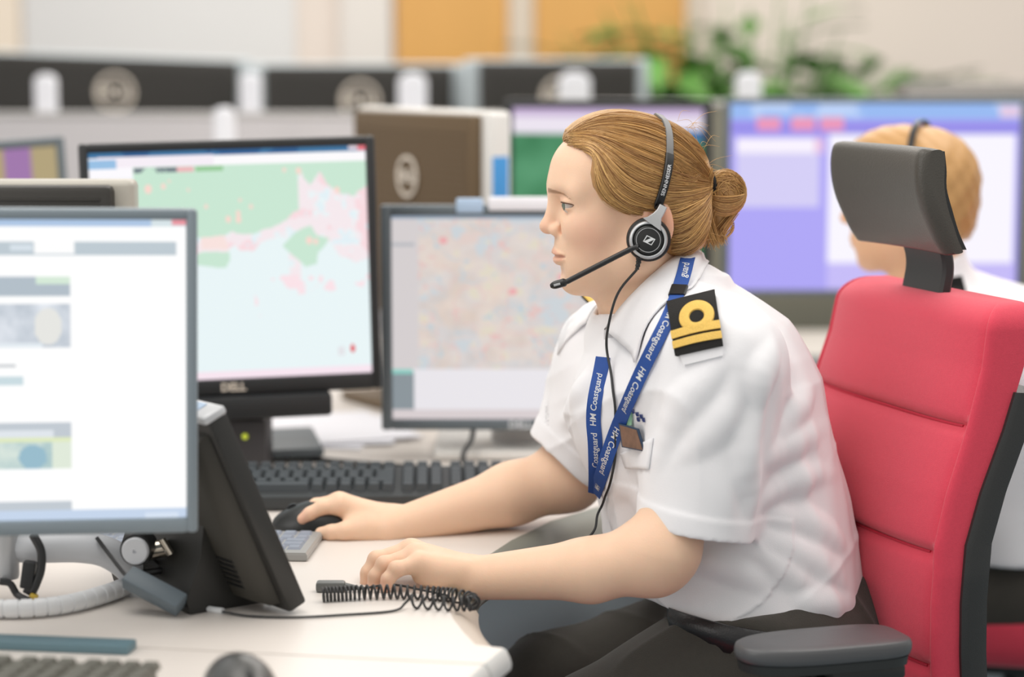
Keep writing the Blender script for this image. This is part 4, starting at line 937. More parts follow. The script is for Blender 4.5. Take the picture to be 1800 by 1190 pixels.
for k in range(1800):
    s = rg.random() * 32; i = min(int(s), 31); p = TOPS[i] * (1 - s + i) + TOPS[i + 1] * (s - i); n = len(p); nr = np.array([0, 0, 1.0])
    p = p + np.sin(np.linspace(0, rg.uniform(3, 7), n) + rg.uniform(0, 6))[:, None] * rg.uniform(0.0003, 0.002) * np.array([0, 1, 0.2]) + nr * rg.uniform(-0.0005, 0.0014)
    strand(p, rg.choice([0.0003, 0.0004, 0.0005, 0.0008]), rgb_h(min(1.3, max(0, rg.gauss(0.52, 0.3)))))
# stray hairs
for k in range(46):
    a = rg.choice([(1206, 225), (1225, 262), (1180, 212), (1240, 300), (1210, 430), (1228, 420), (1120, 300), (1180, 380)]); b = (a[0] + rg.uniform(10, 55), a[1] + rg.uniform(-30, 34)); m_ = ((a[0] + b[0]) / 2 + rg.uniform(-6, 6), (a[1] + b[1]) / 2 - rg.uniform(2, 14))
    yy = rg.uniform(-0.05, 0.03); strand(np.array([HL(*(hpx(*p) + np.array([0, yy, 0]))) for p in smooth_path([list(a) + [0], list(m_) + [0], list(b) + [0]], 10)[:, :2]]), 0.00025, rgb_h(0.9), 3)
hm = bpy.data.meshes.new('strands'); hm.from_pydata([tuple(v) for v in sv], [], sf); set_attr(hm, 'strand', np.array(sc_)); link('strands', hm, m_hair, hair, angle=180)
# bun and the loose tails
sv, sf, sc_ = [], [], []
bunc = np.array([0.1105, -0.004, 0.0105])
BU = Field(); BU.fr = (HO, HR); BU.ell(bunc, (0.0240, 0.0255, 0.0260), 0.006); BU.cone((0.092, 0, 0.018), bunc, 0.0115, 0.016, 0.012); BU.cone((0.104, 0.0, -0.010), (0.106, -0.004, -0.030), 0.012, 0.008, 0.012); BU.fr = None
me, P = BU.mesh(HO + np.array([0.06, -0.06, -0.07]), HO + np.array([0.16, 0.06, 0.06]), 0.002, 'bun'); set_attr(me, 'strand', np.tile(rgb_h(0.3), (len(me.vertices), 1)))
bun = link('bun', me, m_hair, hair, angle=180)
for k in range(420):
    ax = rg.uniform(-1.2, 1.5); ro = rg.uniform(0, 2 * PI); n = 16; pts = []
    tilt = rg.gauss(0.5, 0.35); rad_ = rg.uniform(1.0, 1.07)
    for t in np.linspace(0, rg.uniform(2.4, 4.6), n):
        d = np.array([math.cos(t + ro * 0.15 + 2.6), math.sin(tilt) * math.sin(t + 2.6 + ro * 0.15) * 0.4 + math.sin(ax) * 0.8 * (-1 if rg.random() < 2 else 1), math.sin(t + 2.6 + ro * 0.15) * math.cos(ax)])
        d = norm(d); pts.append(bunc + d * np.array([0.0262, 0.0277, 0.0282]) * rad_)
    pts = np.array(pts); strand(HO + pts @ HR.T, rg.uniform(0.0003, 0.0008), rgb_h(min(1.3, max(0, rg.gauss(0.6, 0.35)))))
for k in range(380):                           # the swirl round the bun
    axb = norm(np.array([rg.gauss(0, 0.35), -1, rg.gauss(0, 0.35)])); ub = norm(np.cross(axb, [0.3, 0, 1])); vb = np.cross(axb, ub); hh_ = rg.uniform(-0.93, 0.93); t0 = rg.uniform(0, 6.28); rq = rg.uniform(1.0, 1.05)
    pts = np.array([bunc + np.array([0.0245, 0.026, 0.0265]) * rq * (axb * hh_ + math.sqrt(1 - hh_ * hh_) * (ub * math.cos(t) + vb * math.sin(t))) for t in np.linspace(t0, t0 + rg.uniform(1.5, 3.2), 14)])
    strand(HO + pts @ HR.T, rg.uniform(0.0003, 0.0008), rgb_h(min(1.3, max(0, rg.gauss(0.6, 0.3)))))
TAILS = [([(1243, 300), (1234, 330), (1236, 370), (1244, 404), (1252, 424)], 130, 0.0045, -0.030), ([(1292, 372), (1276, 392), (1264, 410), (1268, 424)], 100, 0.004, -0.012), ([(1262, 352), (1246, 376), (1244, 400), (1232, 430)], 60, 0.004, -0.018), ([(1280, 380), (1290, 398), (1276, 416)], 14, 0.003, -0.004)]
for pl_, num, sp_, yy in TAILS:
    for k in range(num):
        j = np.array([rg.gauss(0, sp_), rg.gauss(0, sp_), rg.gauss(0, sp_)]); pp = [hpx(*p) + np.array([0, yy, 0]) + j * (0.5 + 0.5 * i / len(pl_)) for i, p in enumerate(pl_)]
        strand(HO + smooth_path(pp, 16) @ HR.T, rg.uniform(0.0003, 0.0008), rgb_h(min(1.3, max(0, rg.gauss(0.65, 0.3)))))
hm = bpy.data.meshes.new('bun_strands'); hm.from_pydata([tuple(v) for v in sv], [], sf); set_attr(hm, 'strand', np.array(sc_)); link('strands', hm, m_hair, hair, angle=180)
mb = MB(); rings = []
for a in np.linspace(0, 2 * PI, 28, endpoint=False): rings.append(HL(0.0965 - 0.0040 * math.sin(a), 0.0200 * math.cos(a) - 0.002, 0.0170 + 0.0205 * math.sin(a)))
mb.tube(rings, 0.0042, 8, closed=True); mb.build('hair_band', mat('black_fabric', S(28, 27, 26), 0.9), hair)
# ---------------------------------------------------------------- things she wears: headset, lanyard, badge, shoulder slides
def ribbon(mb, P, N, wd, th, rnd=True):
    P = np.asarray(P, float); T_ = np.gradient(P, axis=0); T_ /= np.linalg.norm(T_, axis=1)[:, None] + 1e-9; wd = np.broadcast_to(wd, (len(P),)); rings = []
    for p, t, n, w_ in zip(P, T_, N, wd):
        n = norm(n - t * np.dot(n, t)); s = np.cross(t, n); a, b = w_ / 2, th / 2; c_ = min(a, b) * 0.45
        rings.append([p + s * x + n * y for x, y in ((-a + c_, -b), (a - c_, -b), (a, -b + c_), (a, b - c_), (a - c_, b), (-a + c_, b), (-a, b - c_), (-a, -b + c_))])
    V = mb.grid(rings, closed_v=True); mb.cap(V[0]); mb.cap(V[-1], True)
def text_ribbon(mb, s, P, N, start, size, sgn=1, off=0.001, shear=0.0, bold=0.0, flip=1):
    P = np.asarray(P, float); L = np.concatenate([[0], np.cumsum(np.linalg.norm(np.diff(P, axis=0), axis=1))]); T_ = np.gradient(P, axis=0); T_ /= np.linalg.norm(T_, axis=1)[:, None]
    V, F_ = text_geo(s, size, shear, bold); out = []
    for x, y in V:
        l = start + sgn * x; ip = lambda A: np.array([np.interp(l, L, A[:, k]) for k in range(3)])
        p, t, n = ip(P), norm(ip(T_)), ip(np.asarray(N)); n = norm(n - t * np.dot(n, t)); sd = np.cross(n, t) * sgn; out.append(p + sd * y + n * off)
    mb.raw([tuple(v) for v in out], F_)
m_hblk = mat('headset_black', S(30, 31, 32), 0.4); m_hcush = mat('ear_cushion', S(24, 25, 26), 0.5, bump=0.2, bscale=300); m_hsil = mat('headset_silver', S(190, 192, 194), 0.35, 0.5); m_wht = mat('print_white', S(225, 228, 230), 0.6)
cupc = hpx(1121, 411)
hs = thing('headset', 'black and silver telephone headset with boom microphone worn by the woman', 'headset', HL(0, 0, 0.11))
ax = norm(HR @ np.array([-0.16, -1, 0.03])); up = norm(np.array([0.16, 0, 1]) - ax * np.dot(ax, [0.16, 0, 1])); rt = np.cross(up, ax); rt = -rt if rt[0] < 0 else rt
if np.dot(np.cross(rt, up), ax) < 0: rt = -rt
CM = frame(rt, up, ax, HL(cupc[0], -0.090, cupc[2]))
mb = MB(); mb.lathe([(0.001, -0.018), (0.020, -0.018), (0.0245, -0.015), (0.0260, -0.009), (0.0250, -0.003), (0.021, -0.001), (0.001, -0.001)], CM, 48); mb.build('ear_cushion', m_hcush, hs, world=True)
mb = MB(); mb.lathe([(0.001, -0.002), (0.0215, -0.002), (0.0222, 0.003), (0.0205, 0.0075), (0.0180, 0.0085), (0.0172, 0.0078), (0.0165, 0.0088), (0.0146, 0.0098), (0.001, 0.0102)], CM, 48); mb.build('ear_cup', m_hblk, hs, world=True)
mb = MB()
prof = [(0.0216, 0.0020), (0.0224, 0.0050), (0.0216, 0.0084), (0.0196, 0.0094), (0.0186, 0.0090), (0.0186, 0.0060), (0.0216, 0.0020)]
g_ = [[tuple(CM @ Vector((r * math.cos(a), r * math.sin(a), h))) for a in np.linspace(0, 2 * PI, 48, endpoint=False)] for r, h in prof]; mb.grid(g_, closed_v=True)
YP = [(0.001, 0.0185, 0.0088, 0.026), (0.003, 0.0225, 0.0088, 0.019), (0.0055, 0.029, 0.0080, 0.0115), (0.0085, 0.0345, 0.0062, 0.0098), (0.0105, 0.0410, 0.0035, 0.0096)]
pts = [np.array(CM @ Vector((x, y, z))) for x, y, z, _ in YP]; ribbon(mb, pts, [ax] * 5, [q[3] for q in YP], 0.0045); mb.build('yoke', m_hsil, hs, world=True)
mb = MB(); g_ = [[tuple(CM @ Vector((r * math.cos(a), r * math.sin(a), h))) for a in np.linspace(0, 2 * PI, 48, endpoint=False)] for r, h in [(0.0143, 0.0097), (0.0143, 0.0104), (0.0136, 0.0104), (0.0136, 0.0097)]]; mb.grid(g_, closed_v=True); mb.build('trim_ring', m_hsil, hs, world=True)
mb = MB(); LG = CM @ Matrix.Translation((0.001, 0.0, 0.0104)) @ Matrix.Rotation(math.radians(-16), 4, 'Z')
mb.prism([(-0.0060, -0.0042), (0.0050, -0.0042), (0.0060, 0.0042), (-0.0050, 0.0042)], 0, 0.0003, LG)
mb.mi = 1; mb.prism([(-0.0049, -0.0032), (-0.0040, 0.0032), (0.0005, 0.0032)], 0.0003, 0.0005, LG); mb.prism([(0.0049, 0.0032), (0.0040, -0.0032), (-0.0005, -0.0032)], 0.0003, 0.0005, LG); mb.build('logo', [m_wht, m_hblk], hs, world=True, smooth=False)
# headband over the hair
bandpx = [(1137, 354), (1144, 330), (1152, 300), (1159, 264), (1162, 238), (1160, 218)]; hb = []
for x, y in bandpx:
    l = hpx(x, y); Yq = np.linspace(-0.12, 0, 200); P_ = HO + np.stack([np.full(200, l[0]), Yq, np.full(200, l[2])], 1) @ HR.T; D = H.ev(P_); i = int(np.argmax(D < 0)) if (D < 0).any() else 160; hb.append(np.array([l[0], Yq[i], l[2]]))
top = np.array([0.0325, 0.0, 0.105]); near = hb + [np.array([0.0335, -0.022, 0.1025])]
loc_ = near + [top] + [p * np.array([1, -1, 1]) for p in near[::-1]]
path = smooth_path([HL(*p) for p in loc_], 120); path = H.snap(path, 0.004, 4)
for _ in range(6): path[1:-1] = 0.25 * path[:-2] + 0.5 * path[1:-1] + 0.25 * path[2:]
path[0] = pts[-1] + np.array([0, 0.001, -0.004]); NRM = H.grad(path)
for _ in range(8): NRM[1:-1] = 0.25 * NRM[:-2] + 0.5 * NRM[1:-1] + 0.25 * NRM[2:]
mb = MB(); k_ = 24; ribbon(mb, path[:k_ + 1], NRM[:k_ + 1], 0.0105, 0.0042); mb.build('headband_slider', m_hblk, hs, world=True)
mb = MB(); ribbon(mb, path[k_:], NRM[k_:], 0.0090, 0.0034); mb.build('headband', mat('headband_grey', S(92, 92, 92), 0.4), hs, world=True)
mb = MB(); L_ = np.linalg.norm(np.diff(path, axis=0), axis=1)[:k_ + 1].sum(); text_ribbon(mb, 'SENNHEISER', path, NRM, L_ * 0.56, 0.0066, 1, 0.0024, bold=0.0001); mb.build('lettering', m_wht, hs, world=True, smooth=False)
M2 = frame(rt * np.array([1, 1, 1]), up, -ax, HL(cupc[0] + 0.004, 0.088, cupc[2]))
axf = norm(HR @ np.array([-0.16, 1, 0.03])); rf = norm(np.cross(up, axf)); M2 = frame(rf, np.cross(axf, rf), axf, HL(cupc[0] + 0.004, 0.088, cupc[2]))
mb = MB(); mb.lathe([(0.001, -0.016), (0.022, -0.016), (0.026, -0.008), (0.022, 0.0), (0.0215, 0.006), (0.015, 0.009), (0.001, 0.0095)], M2, 32); mb.build('far_ear_cushion', m_hcush, hs, world=True)
# boom and microphone
b0 = np.array(CM @ Vector((-0.0165, -0.0125, 0.0075))); b2 = HL(*hpx(984, 484, -0.074)); b3 = HL(*hpx(956, 492, -0.071)); b1 = b0 * 0.5 + b2 * 0.5 + np.array([0, -0.003, 0.0005])
mb = MB(); mb.tube(smooth_path([np.array(CM @ Vector((-0.009, -0.010, 0.0098))), b0, b1, b2], 20), [0.0036] * 5 + [0.0033] * 15, 10); mb.build('boom_arm', m_hblk, hs, world=True)
mb = MB(); mb.tube(smooth_path([b2, (b2 * 0.8 + b3 * 0.2), (b2 + b3) / 2, b3], 14), [0.0030, 0.0035, 0.0042, 0.0047, 0.0050] + [0.0049] * 6 + [0.0046, 0.0038, 0.002], 12); mb.build('microphone', m_hblk, hs, world=True)
md = norm(b3 - b2); MM = frame(md, norm(np.cross(ax, md)), ax, (b2 * 0.42 + b3 * 0.58) + ax * 0.0046); mb = MB(); mb.box((0, 0, 0), (0.008, 0.0028, 0.0012), bevel=0.0005); mb.bm.transform(MM); mb.build('microphone_port', m_hsil, hs, world=True)
# cable: relief at the cup, then down over the shirt
rl = [np.array(CM @ Vector((-0.0075, -0.0195, 0.003))), HL(*hpx(1105, 447, -0.088)), HL(*hpx(1102, 462, -0.088))]
mb = MB(); P_ = smooth_path(rl, 16); mb.tube(P_, [0.0036 + (0.0007 if i % 3 == 0 else 0) - 0.0001 * i for i in range(16)], 10); mb.build('strain_relief', m_hblk, hs, world=True)
cab = [rl[-1]] + [W(*p) for p in [(1086, 515, 2.630), (1070, 570, 2.632), (1066, 610, 2.645)]]
for p in [(1078, 660), (1084, 710), (1085, 760), (1084, 800), (1076, 850)]:
    h_ = SF.hit(*p); cab.append(h_ + SF.grad(h_)[0] * 0.004)
cab += [W(1060, 885, 2.665), W(1050, 905, 2.66), W(1046, 930, 2.65), W(1030, 950, 2.645)]
cs = smooth_path(cab, 90); d_ = SF.ev(cs); cs = cs + SF.grad(cs) * np.clip(0.003 - d_, 0, 0.02)[:, None]
for _ in range(3): cs[1:-1] = 0.25 * cs[:-2] + 0.5 * cs[1:-1] + 0.25 * cs[2:]
mb = MB(); mb.tube(cs, 0.00155, 8); mb.build('cable', m_hblk, hs, world=True)
# ---- lanyard
m_lan = mat('lanyard_blue', S(34, 78, 156), 0.65, noise=0.06, nscale=120, bump=0.25, bscale=900)
ly = thing('lanyard', 'royal blue neck lanyard with white lettering hanging down the woman\'s shirt front', 'lanyard', W(1207, 452, 2.70))
from mathutils.bvhtree import BVHTree
cbv = BVHTree.FromPolygons([tuple(v.co) for v in collar.data.vertices], [tuple(p.vertices) for p in collar.data.polygons])
def on_front(x, y, off, guess, both=True):     # a point just in front of shirt and collar at a pixel; where neither is, at a guessed distance
    best = 9.0
    for dx in (-9, 0, 9):
        h_ = SF.hit(x + dx, y, 2.3, 2.80)
        if SF.ev(h_[None])[0] < 0.002: best = min(best, h_[1])
        o_ = Vector((0, 0, CAMZ)); d_ = (Vector(W(x + dx, y, 1.0)) - o_).normalized(); r_ = cbv.ray_cast(o_, d_)
        if r_[0] is not None and both: best = min(best, r_[0].y)
    return W(x, y, guess if best > 5 else best - off)
A_ = [W(1212, 446, 2.70)]
for (x, y), off in zip([(1208, 456), (1203, 478), (1192, 512), (1174, 560), (1149, 610), (1127, 655), (1107, 700), (1089, 742), (1072, 788), (1058, 832), (1046, 868)], [0.004] * 11):
    A_.append(on_front(x, y, off, A_[-1][1] + 0.004))
RA = smooth_path(A_, 90)
for _ in range(10): RA[1:-1] = 0.25 * RA[:-2] + 0.5 * RA[1:-1] + 0.25 * RA[2:]
NA = np.array([norm(n * 0.35 + np.array([-0.15, -0.95, 0.15])) for n in SF0.grad(RA)])
for _ in range(20): NA[1:-1] = 0.25 * NA[:-2] + 0.5 * NA[1:-1] + 0.25 * NA[2:]
BQ = [on_front(x, y, 0.003, 2.70, False) for x, y in [(1060, 628), (1055, 655), (1046, 700), (1043, 738), (1046, 780), (1047, 830), (1046, 868)]]; ye = A_[-1][1] + 0.003
BQ = smooth_path([W(x, y, min(q_[1], 2.72) if i < 6 else ye) for i, ((x, y), q_) in enumerate(zip([(1060, 628), (1055, 655), (1046, 700), (1043, 738), (1046, 780), (1047, 830), (1046, 868)], BQ))], 60); NB = np.tile(norm([-0.15, -0.98, 0.1]), (60, 1))
mb = MB(); ribbon(mb, RA[12:], NA[12:], 0.0172, 0.0012); mb.build('strap', m_lan, ly, world=True)
mb = MB(); ribbon(mb, RA[:13], NA[:13], 0.0172, 0.0012); mb.build('neck_strap', m_lan, ly, world=True)
mb = MB(); ribbon(mb, BQ, NB, 0.0172, 0.0012); mb.build('strap', m_lan, ly, world=True)
i0 = int(np.argmin([np.linalg.norm(p - A_[3]) for p in RA])); u__ = norm(RA[i0 + 2] - RA[i0 - 2]); bk_ = [RA[i0] + u__ * t for t in (-0.010, -0.005, 0, 0.005, 0.010)]; mb = MB(); ribbon(mb, bk_, NA[i0 - 2:i0 + 3], 0.0195, 0.0055); mb.build('buckle', m_hblk, ly, world=True)
LA = np.concatenate([[0], np.cumsum(np.linalg.norm(np.diff(RA, axis=0), axis=1))]); LB = np.concatenate([[0], np.cumsum(np.linalg.norm(np.diff(BQ, axis=0), axis=1))])
at_ = lambda R_, L_, x, y: L_[int(np.argmin([np.linalg.norm(np.array([(p[0]), (p[2])]) - W(x, y, p[1])[[0, 2]]) for p in R_]))]
def letter(txt, R_, N_, L_, x, y, size, sgn):
    mb = MB(); text_ribbon(mb, txt, R_, N_, at_(R_, L_, x, y), size, sgn, 0.0009, shear=0.15, bold=0.00012); mb.build('lettering', m_wht, ly, world=True, smooth=False)
for x, y in [(1160, 583), (1113, 689), (1069, 797)]: letter('HM Coastguard', RA, NA, LA, x, y, 0.0107, 1)
letter('HM', RA, NA, LA, 1050, 856, 0.0107, 1); letter('guard', RA, NA, LA, 1205, 474, 0.0125, -1)
letter('HM Coastguard', BQ, NB, LB, 1047, 700, 0.0100, -1); letter('Coastguard', BQ, NB, LB, 1046, 792, 0.0100, -1)
# ---- badge
bd = thing('badge', 'small dark framed photo badge clipped to the woman\'s shirt pocket', 'badge', SF.hit(1110, 768))
def qmap(F, corners, n, off):
    _, g = patch(F, corners, n, n, off); c0 = g.reshape(-1, 3); gr = F.grad(c0).reshape(g.shape)
    def f(u, v, o=0.0):
        x, y = np.clip(u, 0, 1) * (n - 1), np.clip(v, 0, 1) * (n - 1); i, j = min(int(x), n - 2), min(int(y), n - 2); a, b = x - i, y - j
        L_ = lambda A: A[i, j] * (1 - a) * (1 - b) + A[i + 1, j] * a * (1 - b) + A[i, j + 1] * (1 - a) * b + A[i + 1, j + 1] * a * b
        return L_(g) + L_(gr) * o
    return f
hh = [SF.hit(*p) for p in [(1090, 742), (1124, 752), (1132, 793), (1096, 784)]]; Cb = [h_ + np.array([-0.1, -0.99, 0.05]) * 0.009 for h_ in hh]
x_, y_ = norm(Cb[1] - Cb[0]), norm(Cb[0] - Cb[3]); n_ = norm(np.cross(x_, y_)); y_ = np.cross(n_, x_); ctr = sum(Cb) / 4; bw, bh = np.linalg.norm(Cb[1] - Cb[0]), np.linalg.norm(Cb[0] - Cb[3]); n_ = n_ if n_[1] < 0 else -n_; BM = frame(x_, y_, n_, ctr)
pp_ = [tuple((np.array(BM.inverted() @ Vector(c_)))[:2]) for c_ in Cb]
mb = MB(); mb.prism(pp_, -0.0012, 0.0012, BM, bevel=0.0004); mb.build('frame', mat('badge_frame', S(40, 62, 88), 0.35), bd, world=True)
mb = MB(); mb.prism([(a * 0.86, b * 0.88) for a, b in pp_], 0.0012, 0.0016, BM); mb.build('photo', mat('badge_photo', S(128, 96, 76), 0.3, noise=0.5, nscale=120), bd, world=True)
h1, h2, h3 = [SF.hit(*p) for p in [(1112, 690), (1108, 720), (1106, 746)]]; cl = smooth_path([h + np.array([-0.1, -0.99, 0.05]) * o for h, o in ((h1, 0.010), (h2, 0.010), (h3, 0.0105))], 10)
mb = MB(); ribbon(mb, cl[4:], SF0.grad(cl[4:]), 0.0105, 0.0012); mb.build('green_strap', mat('badge_strap_green', S(150, 196, 160), 0.4), bd, world=True)
mb = MB(); ribbon(mb, cl[:5], SF0.grad(cl[:5]), 0.006, 0.003); mb.build('clip', mat('steel', S(170, 172, 168), 0.3, 0.9), bd, world=True)
# ---- shoulder slides (part of the uniform shirt)
m_ep = mat('black_felt', S(30, 29, 28), 0.95, noise=0.2, nscale=300, bump=0.4, bscale=900); m_gold = mat('gold_braid', S(232, 192, 96), 0.55, 0.15, noise=0.15, nscale=500, bump=0.6, bscale=900)
ep = qmap(SF0, [(1178, 538), (1256, 519), (1270, 610), (1192, 627)], 13, 0.005)
us = np.linspace(0, 1, 17)
def slab(name, fn, m, parent, nu=17, nv=17, o0=0.0, o1=0.003):
    mb = MB(); g1 = [[fn(u, v, o1) for v in np.linspace(0, 1, nv)] for u in np.linspace(0, 1, nu)]; g0 = [[fn(u, v, o0) for v in np.linspace(0, 1, nv)] for u in np.linspace(0, 1, nu)]
    A, Bq = mb.grid(g1), mb.grid(g0)
    for ring1, ring0 in (([r[0] for r in A], [r[0] for r in Bq]), ([r[-1] for r in A], [r[-1] for r in Bq]), (A[0], Bq[0]), (A[-1], Bq[-1])):
        for i in range(len(ring1) - 1): mb.cap([ring1[i], ring1[i + 1], ring0[i + 1], ring0[i]])
    return mb.build(name, m, parent, world=True, angle=50)
epo = slab('shoulder_slide', ep, m_ep, shirt, o0=-0.003, o1=0.0025)
for v0, v1 in ((0.56, 0.70), (0.745, 0.875)): slab('gold_stripe', lambda u, v, o, v0=v0, v1=v1: ep(u, v0 + (v1 - v0) * v - 0.02 * math.sin(PI * u), o), m_gold, epo, 15, 4, 0.0022, 0.0042)
mb = MB(); rg_ = []
for a in np.linspace(0, 2 * PI, 40, endpoint=False): rg_.append([ep(0.56 + r * math.cos(a), 0.395 + r * 0.74 * math.sin(a), o) for r, o in ((0.145, 0.002), (0.16, 0.004), (0.25, 0.0052), (0.35, 0.004), (0.37, 0.002))])
mb.grid(rg_, closed_u=True); mb.build('gold_ring', m_gold, epo, world=True)
et = qmap(SF0, [(1193, 612), (1268, 596), (1270, 626), (1204, 642)], 7, 0.003); slab('shoulder_strap', et, m_shirt, shirt, 9, 5, -0.002, 0.0012)
e2_ = qmap(SF0, [(1040, 524), (1060, 514), (1056, 545), (1036, 552)], 5, 0.004)
fs = thing('x', None, None) if False else None
fa = W(1056, 527, 2.90); mb = MB(); mb.box((0, 0, 0), (0.032, 0.05, 0.004), bevel=0.0015); mb.bm.transform(Matrix.Translation(fa) @ Euler((0.5, -0.5, 0.3)).to_matrix().to_4x4()); fo = mb.build('shoulder_slide', m_ep, shirt, world=True)
mb = MB(); mb.box((0.002, 0, 0.0026), (0.008, 0.049, 0.002), bevel=0.0006); mb.box((-0.010, 0, 0.0026), (0.008, 0.054, 0.002), bevel=0.0006); mb.bm.transform(Matrix.Translation(fa) @ Euler((0.5, -0.5, 0.3)).to_matrix().to_4x4()); mb.build('gold_stripe', m_gold, fo, world=True)
# ---------------------------------------------------------------- red office chairs
m_red = mat('red_wool', S(214, 62, 84), 0.9, noise=0.07, nscale=220, bump=0.35, bscale=1200, sheen=0.25)
m_lea = mat('black_leatherette', S(74, 71, 65), 0.42, bump=0.25, bscale=500)
m_shell = mat('chair_black_plastic', S(40, 42, 42), 0.45, bump=0.15, bscale=700); m_pad = mat('arm_pad_rubber', S(84, 85, 87), 0.36, bump=0.15, bscale=900)
CL = np.array([0.181, 2.68, 0.0]); CTH = math.radians(18)
def bx_at(px, py, ly):                         # chair x (behind the seat centre) and height of a pixel on the chair's side plane ly
    w1 = W(px, py, 1.0); k = w1[0]; c, s = math.cos(CTH), math.sin(CTH)
    bx = (k * (CL[1] + c * ly) - CL[0] + s * ly) / (c - k * s); Y = CL[1] + s * bx + c * ly
    return bx, W(px, py, Y)[2]
def office_chair(label, loc, rot, arms=True):
    t = thing('office_chair', label, 'chair', loc, rot, 'red office chairs')
    pr = [bx_at(*p, -0.215) for p in [(1757, 540), (1738, 650), (1705, 760), (1665, 870), (1640, 960), (1632, 1060), (1631, 1150), (1634, 1230)]]
    pz = np.array([p[1] for p in pr])[::-1]; pxx = np.array([p[0] for p in pr])[::-1]
    z1, z0 = pz[-1], pz[0]; fx = lambda z: np.interp(z, pz, pxx)
    zs = np.concatenate([np.linspace(z0, z1 - 0.03, 90), z1 - 0.03 + 0.03 * np.sin(np.linspace(0.1, PI / 2, 8))])
    seams = [bx_at(1735, 748, -0.19)[1], bx_at(1650, 966, -0.19)[1], bx_at(1635, 1165, -0.19)[1]]
    rings = []; hw = 0.215; thz = lambda z: 0.038 + 0.018 * float(np.clip((z - 0.75) / 0.3, 0, 1))
    for z in zs:
        e = max(0.0, (z - (z1 - 0.03)) / 0.03); sh = 1 - (1 - math.sqrt(max(0, 1 - e * e))) * 0.55; wv = hw - 0.03 * (1 - math.sqrt(max(0, 1 - e * e))) - 0.028 * np.clip((z - 0.75) / 0.3, 0, 1) + 0.012
        th = thz(z); x0 = fx(z); dip = sum(0.0085 * math.exp(-((z - s) / 0.006) ** 2) + 0.004 * math.exp(-((z - s) / 0.02) ** 2) for s in seams); ring = []
        us = np.concatenate([[-1, -0.993, -0.985, -0.977, -0.97, -0.963], np.linspace(-0.955, 0.955, 61), [0.963, 0.97, 0.977, 0.985, 0.993, 1]])
        for u in us:
            a = abs(u); r_ = 0.5 * (1 - min(1, max(0, (a - 0.965) / 0.035)) ** 2) ** 0.5 + 0.5 if a > 0.965 else 1.0
            vs = 0.0065 * math.exp(-((a - 0.945) / 0.012) ** 2); dd = dip * (1 if a < 0.93 else 0); bul = 0.012 * (1 - (a / 0.94) ** 4) if a < 0.94 else 0
            ring.append((x0 + (1 - r_) * 0.024 + vs + dd - bul + (1 - sh) * th, u * wv, z))
        for u in us[::-1]: ring.append((x0 + th, u * wv * 0.995, z))
        rings.append(ring)
    mb = MB(); V = mb.grid(rings, closed_v=True); mb.cap(V[0]); mb.cap(V[-1]); bk = mb.build('backrest', m_red, t, angle=50)
    sm = MB()
    for s in seams:
        P = [(fx(s) + 0.0085 - 0.010 * (1 - (abs(u) / 0.94) ** 4), u * (hw - 0.028 * np.clip((s - 0.75) / 0.3, 0, 1)), s) for u in np.linspace(-0.925, 0.925, 30)]; sm.tube(P, 0.0016, 6)
    for sg in (-1, 1): sm.tube([(fx(z) + 0.0045, sg * 0.945 * (hw - 0.028 * np.clip((z - 0.75) / 0.3, 0, 1) + 0.012), z) for z in zs[:92]], 0.0013, 6)
    sm.build('seam_piping', mat('red_piping', S(186, 44, 66), 0.9), bk)
    # shell behind the cushion
    mb = MB(); rings = []
    for z in np.linspace(z0 - 0.01, z1 - 0.10, 60):
        wv = hw - 0.028 * np.clip((z - 0.75) / 0.3, 0, 1) + 0.016; x0 = fx(z) + thz(z) - 0.004; tk = 0.036
        rings.append([(x0, -wv, z), (x0, wv, z), (x0 + 0.008, wv + 0.004, z), (x0 + tk, wv - 0.006, z), (x0 + tk + 0.006, 0, z), (x0 + tk, -wv + 0.006, z), (x0 + 0.008, -wv - 0.004, z)])
    V = mb.grid(rings, closed_v=True); mb.cap(V[0]); mb.cap(V[-1]); mb.build('back_shell', m_shell, t, angle=50)
    # headrest: leather pad on a curved bracket
    hz1, hz0 = bx_at(1648, 262, -0.14)[1], bx_at(1690, 452, -0.14)[1]; hx = bx_at(1648, 262, -0.14)[0]; hh = hz1 - hz0; hx -= 0.009
    fpro = [(0.006, 1.0), (0.0, 0.985), (-0.004, 0.93), (-0.006, 0.8), (-0.004, 0.62), (0.002, 0.45), (0.012, 0.28), (0.022, 0.13), (0.030, 0.04), (0.035, 0.0)]
    bpro = [(0.045, 0.012), (0.044, 0.05), (0.039, 0.13), (0.032, 0.28), (0.024, 0.45), (0.019, 0.65), (0.019, 0.85), (0.018, 0.96), (0.013, 1.0)]
    prof = smooth_path([[a, b, 0] for a, b in fpro + bpro], 56, closed=True)[:, :2]
    mb = MB(); rings = []
    for u in np.linspace(-1, 1, 41):
        a = abs(u); k = 1 - 0.45 * max(0, (a - 0.88) / 0.12) ** 2.5; cx_, cz_ = 0.014, 0.5
        sag = 0.018 * (1 - u * u) - 0.018
        rings.append([(hx + x + (0.010 * (1 - k) / 0.45) + 0.012 * (1 - u * u), u * 0.122, hz0 + hh * (cz_ + (z - cz_) * (0.93 + 0.07 * k))) for x, z in prof])
    V = mb.grid(rings, closed_v=True); mb.cap(V[0]); mb.cap(V[-1]); hr = mb.build('headrest', m_lea, t, angle=60)
    mb = MB(); rings = []
    sp_ = [(0.018, 0.97), (0.021, 0.80), (0.022, 0.62), (0.030, 0.42), (0.039, 0.22), (0.050, 0.05)]; spp = smooth_path([[a, b, 0] for a, b in sp_], 24)[:, :2]
